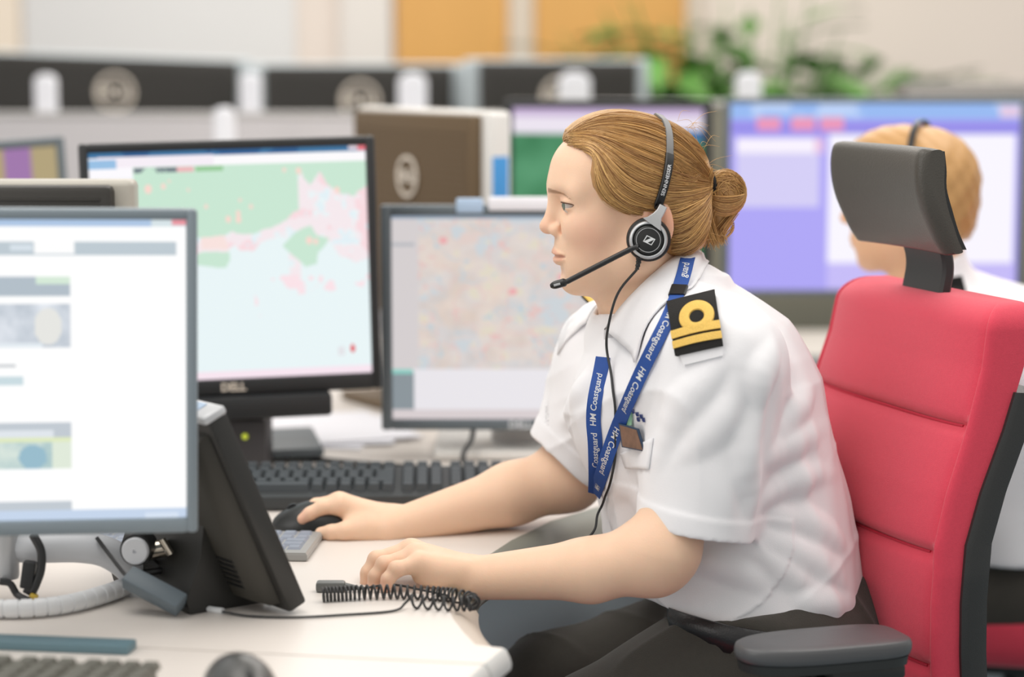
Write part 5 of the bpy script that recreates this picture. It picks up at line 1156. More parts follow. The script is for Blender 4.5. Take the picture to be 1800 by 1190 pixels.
    for u in np.linspace(-1, 1, 15): rings.append([(hx + x + 0.010 * (1 - u * u), u * 0.117, hz0 + hh * z) for x, z in spp] + [(hx + x + 0.013 + 0.010 * (1 - u * u), u * 0.117, hz0 + hh * z) for x, z in spp[::-1]])
    V = mb.grid(rings, closed_v=True); mb.cap(V[0]); mb.cap(V[-1]); mb.build('headrest_shell', m_shell, hr)
    ap = smooth_path([(hx + 0.046, 0.0, hz0 + 0.045), (hx + 0.068, 0, hz0 + 0.012), (hx + 0.078, 0, hz0 - 0.02), (hx + 0.072, 0, z1 - 0.01), (hx + 0.055, 0, z1 - 0.10)], 24)
    mb = MB(); ribbon(mb, ap, [[1, 0, 0.3]] * 24, 0.10, 0.016); mb.build('headrest_bracket', m_shell, t)
    # seat, arms, gas lift and five-star base
    g = []
    for z, s_ in ((0.435, 0.90), (0.445, 0.97), (0.47, 1.0), (0.50, 1.0), (0.52, 0.97), (0.53, 0.86), (0.532, 0.5)):
        g.append([((0.245 * s_) * math.copysign(abs(math.cos(a)) ** 0.45, math.cos(a)), 0.24 * s_ * math.copysign(abs(math.sin(a)) ** 0.45, math.sin(a)), z) for a in np.linspace(0, 2 * PI, 48, endpoint=False)])
    mb = MB(); V = mb.grid(g, closed_v=True); mb.cap(V[0], True); mb.cap(V[-1]); mb.build('seat', m_red, t, angle=60)
    MB().box((0.02, 0, 0.415), (0.30, 0.24, 0.04), bevel=0.01).box((0.20, 0, 0.43), (0.24, 0.09, 0.03), bevel=0.01).box((0.325, 0, 0.52), (0.03, 0.09, 0.20), bevel=0.008).build('mechanism', m_shell, t)
    for sg in (-1, 1) if arms else ():
        ay = sg * 0.27; c_ = (0.080, ay); zt = 0.705; L_ = 0.100
        out = []
        for i in range(48):
            a = 2 * PI * i / 48; ca, sa = math.cos(a), math.sin(a); e_ = 0.42 if ca > 0 else 0.85
            out.append((c_[0] + L_ * math.copysign(abs(ca) ** e_, ca), c_[1] + 0.047 * math.copysign(abs(sa) ** (0.5 if ca > 0 else 0.8), sa)))
        mb = MB(); rr = []
        for s_, z in ((0.94, zt - 0.019), (0.985, zt - 0.017), (1.0, zt - 0.012), (1.0, zt - 0.006), (0.985, zt - 0.002), (0.95, zt - 0.0004), (0.6, zt), (0.02, zt)): rr.append([(c_[0] + (x - c_[0]) * s_, c_[1] + (y - c_[1]) * s_, z) for x, y in out])
        V = mb.grid(rr, closed_v=True); mb.cap(V[0], True); mb.cap(V[-1]); arm = mb.build('armrest', m_pad, t, angle=60)
        mb = MB(); rr = [[(c_[0] + (x - c_[0]) * s_, c_[1] + (y - c_[1]) * s_, z) for x, y in out] for s_, z in ((0.80, zt - 0.031), (0.95, zt - 0.029), (0.965, zt - 0.019))]; V = mb.grid(rr, closed_v=True); mb.cap(V[0], True); mb.cap(V[-1]); mb.box((c_[0] + 0.045, c_[1], zt - 0.038), (0.09, 0.06, 0.016), bevel=0.004).build('arm_plate', m_shell, arm)
        mb = MB(); mb.box((0.10, ay, zt - 0.13), (0.06, 0.03, 0.18), bevel=0.006); mb.box((0.10, ay, zt - 0.055), (0.075, 0.045, 0.02), bevel=0.005); mb.tube(smooth_path([(0.10, ay, 0.52), (0.10, ay, 0.46), (0.09, ay * 0.8, 0.42), (0.07, ay * 0.3, 0.415)], 16), 0.02, 12); mb.build('arm_post', m_shell, t)
    mb = MB(); mb.lathe([(0.03, 0.10), (0.03, 0.28), (0.02, 0.28), (0.02, 0.40)], seg=24); mb.build('gas_lift', m_shell, t)
    mb = MB(); mb.lathe([(0.045, 0.075), (0.05, 0.09), (0.04, 0.12)], seg=24)
    for k in range(5):
        a = 2 * PI * k / 5 + 0.3; d = np.array([math.cos(a), math.sin(a), 0]); ribbon(mb, [d * 0.03 + [0, 0, 0.10], d * 0.17 + [0, 0, 0.088], d * 0.31 + [0, 0, 0.07]], [[0, 0, 1]] * 3, [0.06, 0.05, 0.035], 0.028)
    mb.build('star_base', m_shell, t)
    for k in range(5):
        a = 2 * PI * k / 5 + 0.3; mb = MB()
        for sg in (-1, 1): mb.lathe([(0.001, -0.009), (0.024, -0.009), (0.027, 0), (0.024, 0.009), (0.001, 0.009)], Matrix.Translation((0.31 * math.cos(a) - sg * 0.014 * math.sin(a), 0.31 * math.sin(a) + sg * 0.014 * math.cos(a), 0.0275)) @ Matrix.Rotation(a + PI / 2, 4, 'Z') @ Matrix.Rotation(PI / 2, 4, 'Y'), 20)
        mb.build('caster', m_shell, t)
    return t
office_chair('red fabric office chair with a black headrest, the one the woman sits on', CL, CTH)
office_chair('red office chair under the man, mostly cut off by the right edge', (0.80, 3.52, 0), math.radians(-14), False)
# ---------------------------------------------------------------- things on the desk
# tilted touchscreen seen from its edge and back
ts_m = mat('touchscreen_black', S(42, 42, 40), 0.42, bump=0.15, bscale=600)
nb = DP(541, 1077); th_ = math.radians(38); tl = math.radians(24)
ts = thing('touchscreen', 'black tilted desktop touchscreen seen from its back edge, beside the woman\'s hands', 'screen', nb)
# local frame: a = across (near to far), f = facing normal, u = up the slab
a_ = np.array([-math.sin(th_), math.cos(th_), 0]); hn = np.array([math.cos(th_), math.sin(th_), 0]); u_ = -hn * math.sin(tl) + np.array([0, 0, 1]) * math.cos(tl); f_ = hn * math.cos(tl) + np.array([0, 0, 1]) * math.sin(tl)
TM = frame(a_, u_, f_, nb + np.array([0, 0, 0.012]))
Lw, Lh = 0.30, 0.238
mb = MB(); mb.box((Lw / 2, Lh / 2, -0.012), (Lw, Lh, 0.024), bevel=0.004); mb.bm.transform(TM); mb.build('slab', ts_m, ts, world=True)
mb = MB(); mb.box((Lw / 2, Lh / 2, 0.0006), (Lw - 0.03, Lh - 0.03, 0.002), bevel=0.0005); mb.bm.transform(TM); mb.build('screen', mat('unlit_screen', S(20, 20, 22)), ts, world=True)
mb = MB(); rr = []
for z, ins in ((-0.022, 0.014), (-0.034, 0.018), (-0.046, 0.034)): rr.append([(ins, ins * 0.7), (Lw - ins, ins * 0.7), (Lw - ins, Lh - ins), (ins, Lh - ins)]); 
g = [[(x, y, z) for x, y in r] for r, (z, _) in zip(rr, ((-0.022, 0), (-0.034, 0), (-0.046, 0)))]; V = mb.grid(g, closed_v=True); mb.cap(V[-1]); mb.cap(V[0]); mb.bm.transform(TM); bkc = mb.build('back_cover', mat('touchscreen_back', S(54, 52, 46), 0.5, bump=0.25, bscale=500), ts, world=True)
mb = MB()
for k in range(6): mb.box((0.058, 0.040 + k * 0.0065, -0.0462), (0.045, 0.0032, 0.0016))
mb.bm.transform(TM); mb.build('speaker_grille', m_hblk, ts, world=True)
mb = MB(); mb.box((Lw / 2, Lh + 0.004, -0.014), (Lw, 0.010, 0.030), bevel=0.004); mb.bm.transform(TM); mb.build('top_cap', m_sil, ts, world=True)
mb = MB(); mb.box((0.05, Lh + 0.0095, -0.012), (0.045, 0.001, 0.014)); mb.bm.transform(TM); mb.build('blue_sticker', mat('pale_blue_tab', S(176, 200, 226)), ts, world=True)
# wedge foot behind the slab
BMx = frame(a_, -hn, (0, 0, 1), nb); mb = MB(); pts_ = [(0.010, 0.0), (0.150, 0.012), (0.155, 0.035), (0.085, 0.115), (0.040, 0.105)]
lo_ = [[tuple(BMx @ Vector((x, y, z))) for y, z in [(0.012, 0.0), (0.105, 0.0), (0.110, 0.016), (0.092, 0.06), (0.085, 0.115), (0.050, 0.095)]] for x in np.linspace(0.07, 0.24, 6)]
V = mb.grid(lo_, closed_v=True); mb.cap(V[0]); mb.cap(V[-1]); mb.build('foot', mat('touchscreen_foot', S(34, 34, 32), 0.45), ts, world=True, angle=30)
led = W(298, 1033, 2.46); mb = MB(); mb.box(led, (0.007, 0.007, 0.006), bevel=0.002); mb.build('red_light', mat('red_led', S(232, 60, 56), 0.4, emit=0.6), ts, world=True)
# monitor arm under the front monitor
fc, fw, fh, fyaw = FRONT
ar = thing('monitor_arm', 'silver monitor arm under the front monitor, with a round pivot', 'monitor arm', (W(200, 1000, 2.50)[0], 2.50, 0.74))
mb = MB(); c0 = W(8, 960, 2.46); mb.lathe([(0.0145, 0.0), (0.0155, 0.003), (0.0155, 0.15)], Matrix.Translation((c0[0], c0[1], W(8, 1016, 2.46)[2])), 24); mb.lathe([(0.0125, -0.002), (0.0125, 0.001)], Matrix.Translation((c0[0], c0[1], W(8, 994, 2.46)[2])), 24); mb.build('upright', m_sil, ar, world=True)
mb = MB(); ap = smooth_path([W(-160, 952, 2.47), W(-40, 958, 2.47), W(60, 962, 2.47), W(140, 962, 2.48), W(190, 972, 2.49), W(228, 1000, 2.50), W(246, 1035, 2.51), W(252, 1075, 2.52)], 40); mb.tube(ap, [0.0175] * 24 + list(np.linspace(0.0175, 0.013, 16)), 16, flat=1.0); mb.build('arm', mat('arm_silver_paint', S(222, 225, 230), 0.4), ar, world=True)
mb = MB(); bp_ = W(252, 1070, 2.52); mb.lathe([(0.03, 0.0), (0.03, 0.006), (0.016, 0.012), (0.016, 0.03)], Matrix.Translation((bp_[0], bp_[1], 0.74)), 24); mb.build('desk_clamp', m_sil, ar, world=True)
kc = W(237, 968, 2.445); KM = frame((1, 0, 0), (0, 0, 1), (0, -1, 0), kc) @ Matrix.Rotation(math.radians(-8), 4, 'Y')
mb = MB(); mb.lathe([(0.001, -0.03), (0.0175, -0.03), (0.0175, -0.002), (0.001, -0.002)], KM, 32); mb.build('pivot_ring', m_hblk, ar, world=True)
mb = MB(); mb.lathe([(0.0145, -0.004), (0.0152, 0.003), (0.0140, 0.005), (0.0022, 0.0052), (0.0018, 0.003), (0.0005, 0.003)], KM @ Matrix.Translation((0.001, 0, 0)), 32); mb.build('pivot_disc', mat('arm_silver_paint', S(205, 208, 214)), ar, world=True)
mb = MB(); mb.tube([W(262, 968, 2.47), W(292, 962, 2.47)], 0.0105, 16); mb.tube([W(284, 948, 2.455), W(300, 974, 2.455)], 0.0045, 10); mb.build('chrome_lever', mat('chrome', S(205, 196, 182), 0.15, 1.0), ar, world=True)
mb = MB(); mb.box(W(318, 965, 2.50), (0.035, 0.03, 0.03), bevel=0.005); mb.tube(smooth_path([W(262, 985, 2.48), W(285, 1000, 2.48), W(320, 985, 2.49), (W(340, 960, 2.5))], 14), 0.006, 8); mb.tube(smooth_path([W(247, 1008, 2.46), W(285, 1003, 2.47), W(330, 995, 2.5)], 10), 0.004, 8); mb.build('bracket', m_hblk, ar, world=True)
mb = MB(); mm = front.matrix_basis; mb.box((fc[0] + 0.0, fc[1] + 0.085, fc[2]), (0.10, 0.02, 0.10), bevel=0.004); mb.tube([(fc[0], fc[1] + 0.09, fc[2]), (c0[0], c0[1], fc[2] - 0.05), (c0[0], c0[1], W(8, 950, 2.46)[2])], 0.012, 12); mb.build('mount_plate', m_sil, ar, world=True)
# white spiral wrap
sp = thing('cable_wrap', 'white spiral cable wrap lying on the desk at the left', 'cable wrap', DP(110, 1085))
P_ = smooth_path([DP(-150, 1088), DP(-40, 1087), DP(50, 1086), DP(120, 1078), DP(180, 1062), DP(222, 1046), DP(262, 1022)], 260); P_[:, 2] += 0.0105
mb = MB(); mb.tube(P_, [0.0098 + 0.0007 * (1 if (i % 13) > 1 else -1.2) for i in range(260)], 14); mb.build('wrap', mat('white_wrap', S(234, 236, 238), 0.4), sp, world=True)
# slate connector block on its cable
blk = thing('cable_block', 'slate grey cable block leaning on the white cable wrap', 'cable block', DP(300, 1075))
p0, p1 = W(232, 1018, 2.425), W(312, 1060, 2.405); d_ = norm(p1 - p0); n_ = norm(np.array([0.25, -0.75, 0.8]) - d_ * np.dot(d_, [0.25, -0.75, 0.8])); mb = MB(); mb.box((0, 0, 0), (np.linalg.norm(p1 - p0) + 0.012, 0.022, 0.018), bevel=0.002); mb.bm.transform(frame(d_, np.cross(n_, d_), n_, (p0 + p1) / 2)); mb.build('housing', mat('slate_plastic', S(104, 116, 124), 0.5), blk, world=True)
m_cab = mat('cable_black', S(46, 47, 48), 0.45)
mb = MB(); mb.tube(smooth_path([W(170, 945, 2.47), W(190, 972, 2.46), W(218, 1008, 2.435), W(230, 1017, 2.424)], 16), 0.0022, 8); mb.build('cable', m_cab, blk, world=True)
q1 = smooth_path([W(312, 1060, 2.405), W(332, 1064, 2.42), DP(352, 1072)], 10); mb = MB(); mb.tube(q1, 0.0042, 8); mb.build('cable_sleeve', m_cab, blk, world=True)
q2 = smooth_path([DP(348, 1071), DP(372, 1076), DP(392, 1079)], 8); q2[:, 2] += 0.003; mb = MB(); mb.tube(q2, 0.0036, 8); mb.build('white_label', m_wht, blk, world=True)
# black cable with yellow tip
yc = thing('cable', 'black cable with a yellow tip dangling from the front monitor', 'cable', W(60, 1050, 2.44))
mb = MB(); mb.tube(smooth_path([W(58, 940, 2.445), W(72, 968, 2.44), W(72, 1000, 2.44), W(64, 1025, 2.44), W(57, 1040, 2.44)], 24), 0.0048, 10); mb.build('lead', m_cab, yc, world=True)
mb = MB(); mb.box(W(50, 1010, 2.442), (0.014, 0.014, 0.030), rot=Euler((0, 0.15, 0)).to_matrix(), bevel=0.002); mb.box(W(54, 1034, 2.442), (0.012, 0.012, 0.014), rot=Euler((0, 0.5, 0)).to_matrix(), bevel=0.002); mb.tube(smooth_path([W(0, 1022, 2.44), W(18, 1026, 2.44), W(30, 1045, 2.44), W(50, 1056, 2.43)], 12), 0.004, 8); mb.build('plug', m_cab, yc, world=True)
mb = MB(); mb.box(W(59, 1049, 2.438), (0.009, 0.009, 0.008), rot=Euler((0, 0.5, 0)).to_matrix(), bevel=0.002); mb.build('yellow_tip', mat('yellow_plastic', S(216, 184, 70), 0.4), yc, world=True)
# coiled cord
cc = thing('coiled_cord', 'black coiled headset cord looping on the desk by the woman\'s near hand', 'cord', DP(720, 1070))
def coil(path, turns, r, wire, n):
    P = smooth_path(path, n); T_ = np.gradient(P, axis=0); T_ /= np.linalg.norm(T_, axis=1)[:, None]; up_ = np.array([0, 0, 1.0]); ph = np.linspace(0, 2 * PI * turns, n); out = []
    for p, t, a in zip(P, T_, ph):
        s = norm(np.cross(t, up_)); v = np.cross(s, t); out.append(p + r * (math.cos(a) * v + math.sin(a) * s))
    return np.array(out)
z_ = np.array([0, 0, 0.0085])
c1 = coil([DP(566, 1058) + z_, DP(600, 1056) + z_, DP(640, 1054) + z_, DP(700, 1053) + z_, DP(760, 1056) + z_, DP(800, 1060) + z_], 26, 0.0072, 0.0011, 700)
c2 = coil([DP(800, 1060) + z_, DP(826, 1066) + z_, DP(830, 1074) + z_, DP(808, 1075) + z_, DP(770, 1073) + z_, DP(724, 1070) + z_], 12, 0.0072, 0.0011, 460)
tail = smooth_path([c2[-1], DP(712, 1070) + [0, 0, 0.006], DP(690, 1077) + [0, 0, 0.002], DP(600, 1084) + [0, 0, 0.002], DP(520, 1088) + [0, 0, 0.002], DP(440, 1086) + [0, 0, 0.002], DP(392, 1080) + [0, 0, 0.003]], 60)
mb = MB(); mb.tube(np.vstack([c1, c2[1:]]), 0.00145, 6); mb.build('coil', m_cab, cc, world=True)
mb = MB(); mb.tube(tail, 0.0014, 7); mb.tube(smooth_path([DP(636, 1042) + [0, 0, 0.005], DP(690, 1040) + [0, 0, 0.008], DP(745, 1044) + [0, 0, 0.004], DP(790, 1052) + [0, 0, 0.003]], 20), 0.0013, 7); mb.build('straight_cord', m_cab, cc, world=True)
e0, e1 = DP(556, 1040), DP(606, 1042); mb = MB(); mb.box((e0 + e1) / 2 + [0, 0.004, 0.006], (np.linalg.norm(e1 - e0), 0.016, 0.012), bevel=0.003); mb.tube([e1 + [0, 0.004, 0.006], e1 + [0.012, 0.004, 0.005], DP(636, 1042) + [0, 0, 0.005]], [0.005, 0.003, 0.0014], 8); mb.build('inline_control', mat('control_grey', S(112, 114, 112), 0.5), cc, world=True)
# keyboards
m_key = mat('key_black', S(70, 76, 80), 0.5); m_keyg = mat('key_grey', S(138, 146, 160), 0.5); m_kb = mat('keyboard_body_black', S(52, 55, 56), 0.5, bump=0.15, bscale=700)
def keyboard(label, c, yaw, W_, D_, mb_body, m_keys, tilt=0.0, kh=0.007, cols=15, rows=6, numpad=True):
    t = thing('keyboard', label, 'keyboard', c, yaw); t.rotation_euler = (tilt, 0, yaw)
    mb = MB(); rr = []
    for s_, z in ((0.985, 0.0), (1.0, 0.003), (1.0, 0.012), (0.985, 0.017)): rr.append([(x * s_, y * s_, z) for x, y in ((-W_ / 2, -D_ / 2), (W_ / 2, -D_ / 2), (W_ / 2, D_ / 2), (-W_ / 2, D_ / 2))])
    V = mb.grid(rr, closed_v=True); mb.cap(V[0], True); mb.cap(V[-1]); mb.build('body', mb_body, t, smooth=False)
    mb = MB(); kw = 0.019; blocks = [(-W_ / 2 + 0.014, cols)] + ([(-W_ / 2 + 0.014 + cols * kw + 0.008, 3), (-W_ / 2 + 0.014 + (cols + 3) * kw + 0.016, 4)] if numpad else [])
    for x0, n in blocks:
        for r in range(rows):
            y = D_ / 2 - 0.016 - r * 0.0192 - (0.006 if r > 0 else 0); c_ = 0; off = 0.25 * (r % 3) if n > 4 else 0
            if y < -D_ / 2 + 0.01: continue
            while c_ < n:
                wk = 1
                if n > 4 and r == rows - 1: wk = {3: 6}.get(c_, 1)
                elif n > 4 and r > 1 and c_ in (0,): wk = 1.5 if r < 4 else 2
                elif n > 4 and r > 1 and c_ >= n - 2: wk = n - c_
                wk = min(wk, n - c_); x = x0 + (c_ + wk / 2) * kw; kk = kw * wk
                b = [(x - kk / 2 + 0.0008, y - 0.0088), (x + kk / 2 - 0.0008, y - 0.0088), (x + kk / 2 - 0.0008, y + 0.0088), (x - kk / 2 + 0.0008, y + 0.0088)]; i_ = 0.0026
                tp = [(b[0][0] + i_, b[0][1] + i_), (b[1][0] - i_, b[1][1] + i_), (b[2][0] - i_, b[2][1] - i_ * 0.5), (b[3][0] + i_, b[3][1] - i_ * 0.5)]
                V = mb.grid([[(q[0], q[1], 0.0165) for q in b], [(q[0], q[1], 0.0175 + kh) for q in tp]], closed_v=True, flip=True); mb.cap(V[1]); c_ += wk
    mb.build('keys', m_keys, t, smooth=False)
    if tilt > 0.02:
        for sx in (-1, 1): MB().box((sx * W_ * 0.4, D_ / 2 - 0.012, -0.006), (0.03, 0.006, 0.012), bevel=0.002).build('foot', mb_body, t)
    return t
k0 = DP(812, 872); keyboard('full-size black keyboard behind the woman\'s hand on the mouse', (W(600, 870, 3.055)[0], 3.055, 0.7490), math.radians(2.0), 0.45, 0.155, m_kb, m_key, tilt=math.radians(5), kh=0.009)
kc_ = (DP(572, 945) + DP(535, 992)) / 2; d2 = norm(DP(572, 940) - DP(532, 996)); yw = math.atan2(d2[1], d2[0]) - PI / 2; ctr = kc_ + np.array([-math.cos(yw), -math.sin(yw), 0]) * 0.145
keyboard('slim keyboard with grey keys half hidden behind the black touchscreen', (ctr[0], ctr[1], 0.7405), yw, 0.29, 0.125, mat('keyboard_silver', S(158, 158, 156), 0.4), m_keyg, kh=0.004, cols=14, rows=5, numpad=False).scale = (1, 1, 0.6)
kn = DP(-60, 1200); keyboard('dark keyboard cut off by the bottom left corner of the picture', (DP(10, 1205)[0] - 0.085, 2.10, 0.7405), math.radians(-9), 0.44, 0.15, mat('keyboard_body_olive', S(112, 111, 103), 0.5), mat('key_olive', S(104, 103, 95), 0.5), kh=0.006)
# strip
stp = thing('desk_strip', 'slate blue strip lying along the desk seam at the lower left', 'strip', DP(100, 1140)); a, b = DP(-260, 1126), DP(233, 1146)
mb = MB(); d_ = norm(b - a); mb.box((0, 0, 0.005), (np.linalg.norm(b - a), 0.030, 0.010), bevel=0.002); mb.bm.transform(frame(d_, np.cross([0, 0, 1], d_), (0, 0, 1), (a + b) / 2)); mb.build('bar', mat('slate_strip', S(96, 124, 134), 0.5), stp, world=True)
# mice
def mouse(label, c, yaw, L_=0.112, m1=m_kb):
    t = thing('computer_mouse', label, 'mouse', c, yaw); Fm = Field(); Fm.ell((0, 0, 0.006), (L_ / 2, 0.031, 0.030), 0.01); Fm.ell((0.012, 0, 0.004), (L_ * 0.38, 0.030, 0.034), 0.02); Fm.plane((0, 0, 0.0015), (0, 0, -1), 0.003)
    me, _ = Fm.mesh(np.array([-0.07, -0.04, -0.01]), np.array([0.07, 0.04, 0.05]), 0.002, 'shell'); link('shell', me, m1, t, angle=180)
    mb = MB(); mb.lathe([(0.001, -0.003), (0.009, -0.003), (0.010, 0), (0.009, 0.003), (0.001, 0.003)], Matrix.Translation((-L_ * 0.25, 0, 0.027)) @ Matrix.Rotation(PI / 2, 4, 'X'), 20); mb.build('scroll_wheel', m_hblk, t)
mouse('black mouse under the woman\'s far hand', (W(558, 930, 2.845)[0], 2.845, 0.7405), 0.0, 0.118, mat('mouse_black', S(40, 42, 42), 0.35))
mouse('dark mouse at the bottom edge, right of the near keyboard', (W(425, 1210, 2.08)[0], 2.08, 0.7405), math.radians(110), 0.11, mat('mouse_dark', S(70, 70, 68), 0.3))
# small things under the screens
bxs = thing('speaker_box', 'small black box with a yellow green light under the coast map screen', 'box', DP(405, 815)); p = W(405, 800, 3.235)
mb = MB(); h_ = W(405, 738, p[1])[2] - 0.74; mb.box((p[0], p[1] + 0.05, 0.74 + h_ / 2), (0.105 * p[1] / 3.3, 0.09, h_), bevel=0.006); mb.build('case', mat('dark_box', S(64, 62, 64), 0.5), bxs, world=True)
mb = MB(); lp = W(430, 768, p[1]); mb.lathe([(0.001, 0), (0.0045, 0), (0.0035, 0.003), (0.001, 0.003)], frame((1, 0, 0), (0, 0, 1), (0, -1, 0), (lp[0], p[1] + 0.004, lp[2])), 16); mb.build('light', mat('green_led', S(184, 196, 60), 0.4, emit=0.5), bxs, world=True)
cb = thing('cable', 'long dark cable running across the desk behind the black keyboard', 'cable', DP(640, 825)); P_ = smooth_path([DP(452, 800), DP(520, 808), DP(600, 816), DP(700, 824), DP(780, 830), DP(850, 836)], 40); P_[:, 2] += 0.004; mb = MB(); mb.tube(P_, 0.004, 8); mb.build('lead', m_cab, cb, world=True)
cb = thing('cable', 'thin dark cable hanging down from the pale chart monitor', 'cable', DP(822, 820)); P_ = smooth_path([W(832, 756, 3.36), W(828, 775, 3.34), W(814, 800, 3.32), DP(822, 826) + [0, 0, 0.003], DP(846, 832) + [0, 0, 0.003]], 24); mb = MB(); mb.tube(P_, 0.004, 8); mb.build('lead', m_cab, cb, world=True)
pp = thing('paper_pile', 'flat pale papers lying behind the black keyboard', 'papers', DP(580, 768)); c_ = DP(560, 762)
for k in range(3):
    mb = MB(); mb.box((c_[0] + 0.01 * k, c_[1] + 0.01 * k, 0.7415 + 0.0025 * k), (0.21, 0.28, 0.002), rot=Euler((0, 0, 0.3 * k - 0.2)).to_matrix()); mb.build('sheet', mat('paper', S(238, 238, 244)), pp, world=True)
# ---------------------------------------------------------------- the man behind the chair
man = thing('person', 'short-haired ginger man in a white shirt seated behind the black headrest', 'person', (0.75, 3.5, 0))
HO2 = W(1600, 345, 3.42); HR2 = rotz(math.radians(-24)) @ roty(math.radians(-4))
MF = Field(); head_prims(MF, HO2 + np.array([0, 0, 0.0]), HR2 * 1.0)
h2 = lambda x, y, z: HO2 + HR2 @ np.array([x, y, z])
MF.cone(h2(0.014, 0, -0.06), W(1650, 560, 3.44), 0.054, 0.066, 0.02)
MF.ell(W(1720, 760, 3.46), (0.10, 0.15, 0.20), 0.05); MF.ell(W(1780, 960, 3.46), (0.11, 0.15, 0.15), 0.05)
shm, elm, hnm = W(1680, 640, 3.26), W(1620, 900, 3.22), W(1360, 930, 3.40)
sh3, el3, hn3 = W(1640, 620, 3.66), W(1560, 850, 3.72), W(1330, 880, 3.70)
for a, b, c_ in ((shm, elm, hnm), (sh3, el3, hn3)):
    MF.cone(a, b, 0.05, 0.042, 0.03); MF.cone(b, c_, 0.042, 0.027, 0.03); d = norm(c_ - b); MF.ell(c_ + d * 0.05, (0.05, 0.038, 0.018), 0.02)
    for k in range(4): o = np.array([0, (k - 1.5) * 0.02, 0]); MF.cone(c_ + d * 0.08 + o, c_ + d * 0.135 + o + np.array([0, 0, -0.008]), 0.0095, 0.0085, 0.006)
    MF.cone(c_ + d * 0.03, c_ + d * 0.07 + np.array([0, -0.045, -0.005]), 0.013, 0.009, 0.01)
lo = np.array([hnm[0] - 0.25, 3.0, 0.55]); hi = np.array([1.15, 3.85, 1.33])
me, P = MF.mesh(lo, hi, 0.0035, 'body'); set_attr(me, 'tint', np.tile(np.array(S(232, 186, 150)), (len(me.vertices), 1))); link('body', me, m_skin, man, world=True, angle=180)
HM = Field(); HM.fr = (HO2, HR2); HM.ell((0.006, 0, 0.030), (0.099, 0.0795, 0.0765), 0.02); HM.ell((-0.036, 0, 0.055), (0.058, 0.055, 0.048), 0.02); HM.ell((0.062, 0, -0.02), (0.038, 0.058, 0.06), 0.03)
HM.poly([(-0.2, 0.06), (-0.085, 0.062), (-0.062, 0.055), (-0.05, 0.02), (-0.02, 0.005), (0.0, -0.03), (0.02, -0.035), (0.045, -0.06), (0.075, -0.072), (0.12, -0.075), (0.12, -0.2), (-0.2, -0.2)], 0.01)
HM.cone((0.022, -0.0, 0.12), (0.03, 0, 0.09), 0.004, 0.004, 0.012, sub=True); HM.fr = None
HM.disp = lambda P: 0.0012 * np.sin(160 * P[:, 2] + 60 * P[:, 0]) * np.sin(190 * P[:, 0] + 90 * P[:, 1])
me, P = HM.mesh(HO2 - 0.15, HO2 + 0.15, 0.003, 'hair'); set_attr(me, 'strand', np.tile(np.array(S(190, 146, 92)), (len(me.vertices), 1))); link('hair', me, m_hair, man, world=True, angle=180)
MS = Field()
ys = [560, 640, 740, 850, 960]; fr = [1560, 1520, 1545, 1565, 1590]; bk = [1850, 1905, 1935, 1950, 1960]
A = [W((a + b) / 2, y, 3.46) for a, b, y in zip(fr, bk, ys)]
for a, b, r in ((shm, W(1600, 850, 3.23), 0.078), (sh3, W(1575, 800, 3.70), 0.075)):
    Gq = Field(); Gq.cone(a, b, r, 0.066, 0.03); n = norm(b - a); o = a + n * 0.20; Gq._add(lambda P, o=o, n=n: -((P - o) @ n), 0.002, True, False); Gq.cone(o + n * .03, o - n * .09, 0.058, 0.056, 0.002, sub=True); MS._add(Gq.ev, 0.02, False, False)
MS.loft([a[2] for a in A], [a[0] for a in A], [(b - a) / 2 * 3.46 / FPX / 0.985 for a, b in zip(fr, bk)], [3.46] * 5, [0.17, 0.19, 0.19, 0.185, 0.185], 0.04)
MS.cone(W(1668, 540, 3.46), W(1760, 600, 3.46), 0.065, 0.10, 0.05); MS.cone(W(1665, 560, 3.42), shm, 0.06, 0.075, 0.05); MS.cone(W(1655, 555, 3.50), sh3, 0.06, 0.072, 0.05)
MS.cone(h2(0.012, 0, -0.10), W(1645, 545, 3.44), 0.066, 0.072, 0.02); MS.cone(h2(0.004, 0, -0.04), W(1640, 540, 3.43), 0.060, 0.058, 0.006, sub=True)
MS.plane(h2(0.014, 0, -0.108), norm(np.array([-0.45, 0, 0.9])), 0.004)
MS.plane(W(1700, 955, 3.46), (0, 0, -1)); MS.disp = lambda P: 0.003 * np.sin(25 * P[:, 2] + 18 * P[:, 0]) * np.sin(20 * P[:, 0] - 15 * P[:, 1])
me, P = MS.mesh(np.array([A[0][0] - 0.35, 3.05, 0.55]), np.array([1.3, 3.9, 1.25]), 0.0045, 'shirt'); shm_o = link('shirt', me, m_shirt, man, world=True, angle=180)
es = qmap(MS, [(1652, 500), (1690, 492), (1700, 530), (1662, 540)], 5, 0.004); slab('shoulder_slide', es, m_ep, shm_o, 8, 8, -0.003, 0.003)
TT = Field(); hp1, hp2 = W(1790, 1040, 3.38), W(1780, 1035, 3.56); k1 = hp1 + np.array([-0.42, 0.02, -0.02]); k2 = hp2 + np.array([-0.42, 0.04, -0.02])
TT.ell((hp1 + hp2) / 2 + np.array([0.0, 0, 0.03]), (0.145, 0.185, 0.13), 0.04)
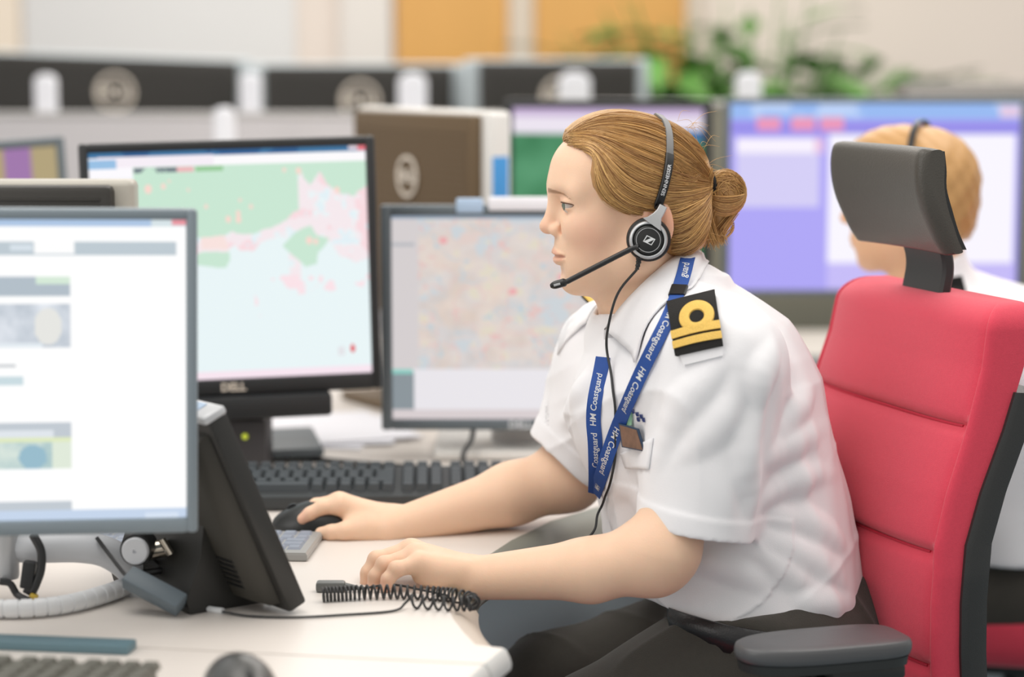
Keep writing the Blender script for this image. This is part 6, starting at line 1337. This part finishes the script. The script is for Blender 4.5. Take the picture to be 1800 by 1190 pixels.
for h_, k_ in ((hp1, k1), (hp2, k2)): TT.cone(h_, k_, 0.092, 0.07, 0.03); TT.cone(k_, np.array([k_[0] + 0.04, k_[1], 0.09]), 0.07, 0.05, 0.03)
TT.plane(W(1700, 930, 3.46), (0, 0, 1))
me, P = TT.mesh(np.array([k1[0] - 0.12, 3.2, 0.05]), np.array([hp1[0] + 0.25, 3.8, 0.9]), 0.006, 'trousers'); link('trousers', me, m_trs, man, world=True, angle=180)
for k_ in (k1, k2):
    SH = Field(); q_ = np.array([k_[0] + 0.04, k_[1], 0]); SH.cone(q_ + [0.04, 0, 0.045], q_ + [-0.12, 0, 0.035], 0.042, 0.036, 0.03); SH.cone(q_ + [-0.1, 0, 0.035], q_ + [-0.18, 0, 0.03], 0.036, 0.028, 0.03); SH.cone(q_ + [0.0, 0, 0.11], q_ + [0.0, 0, 0.05], 0.045, 0.042, 0.03); SH.plane(q_ + [0, 0, 0.004], (0, 0, -1))
    me, _ = SH.mesh(q_ + [-0.25, -0.07, -0.01], q_ + [0.12, 0.07, 0.17], 0.006, 'shoe'); link('shoe', me, mat('black_leather', S(30, 30, 32)), man, world=True, angle=180)
# his headset
hs2 = thing('headset', 'grey headset on the man behind the black headrest', 'headset', h2(0, 0, 0.11)); mb = MB(); arc = []
for a in np.linspace(-0.15, PI + 0.15, 40): arc.append(h2(0.022, -0.086 * math.cos(a), 0.028 + 0.084 * math.sin(a)))
ribbon(mb, arc, [norm(p - h2(0.022, 0, 0.02)) for p in arc], 0.010, 0.004); mb.build('headband', m_hblk, hs2, world=True)
for sg in (-1, 1):
    axm = norm(HR2 @ np.array([0, sg * 1.0, 0])); um = np.array([0, 0, 1.0]); rm = norm(np.cross(um, axm)); mb = MB(); mb.lathe([(0.001, -0.014), (0.024, -0.014), (0.026, -0.006), (0.022, 0.004), (0.016, 0.009), (0.001, 0.01)], frame(rm, np.cross(axm, rm), axm, h2(0.016, sg * 0.090, -0.03)), 28); mb.build('ear_cushion', mat('headset_silver', S(190, 192, 194)), hs2, world=True)
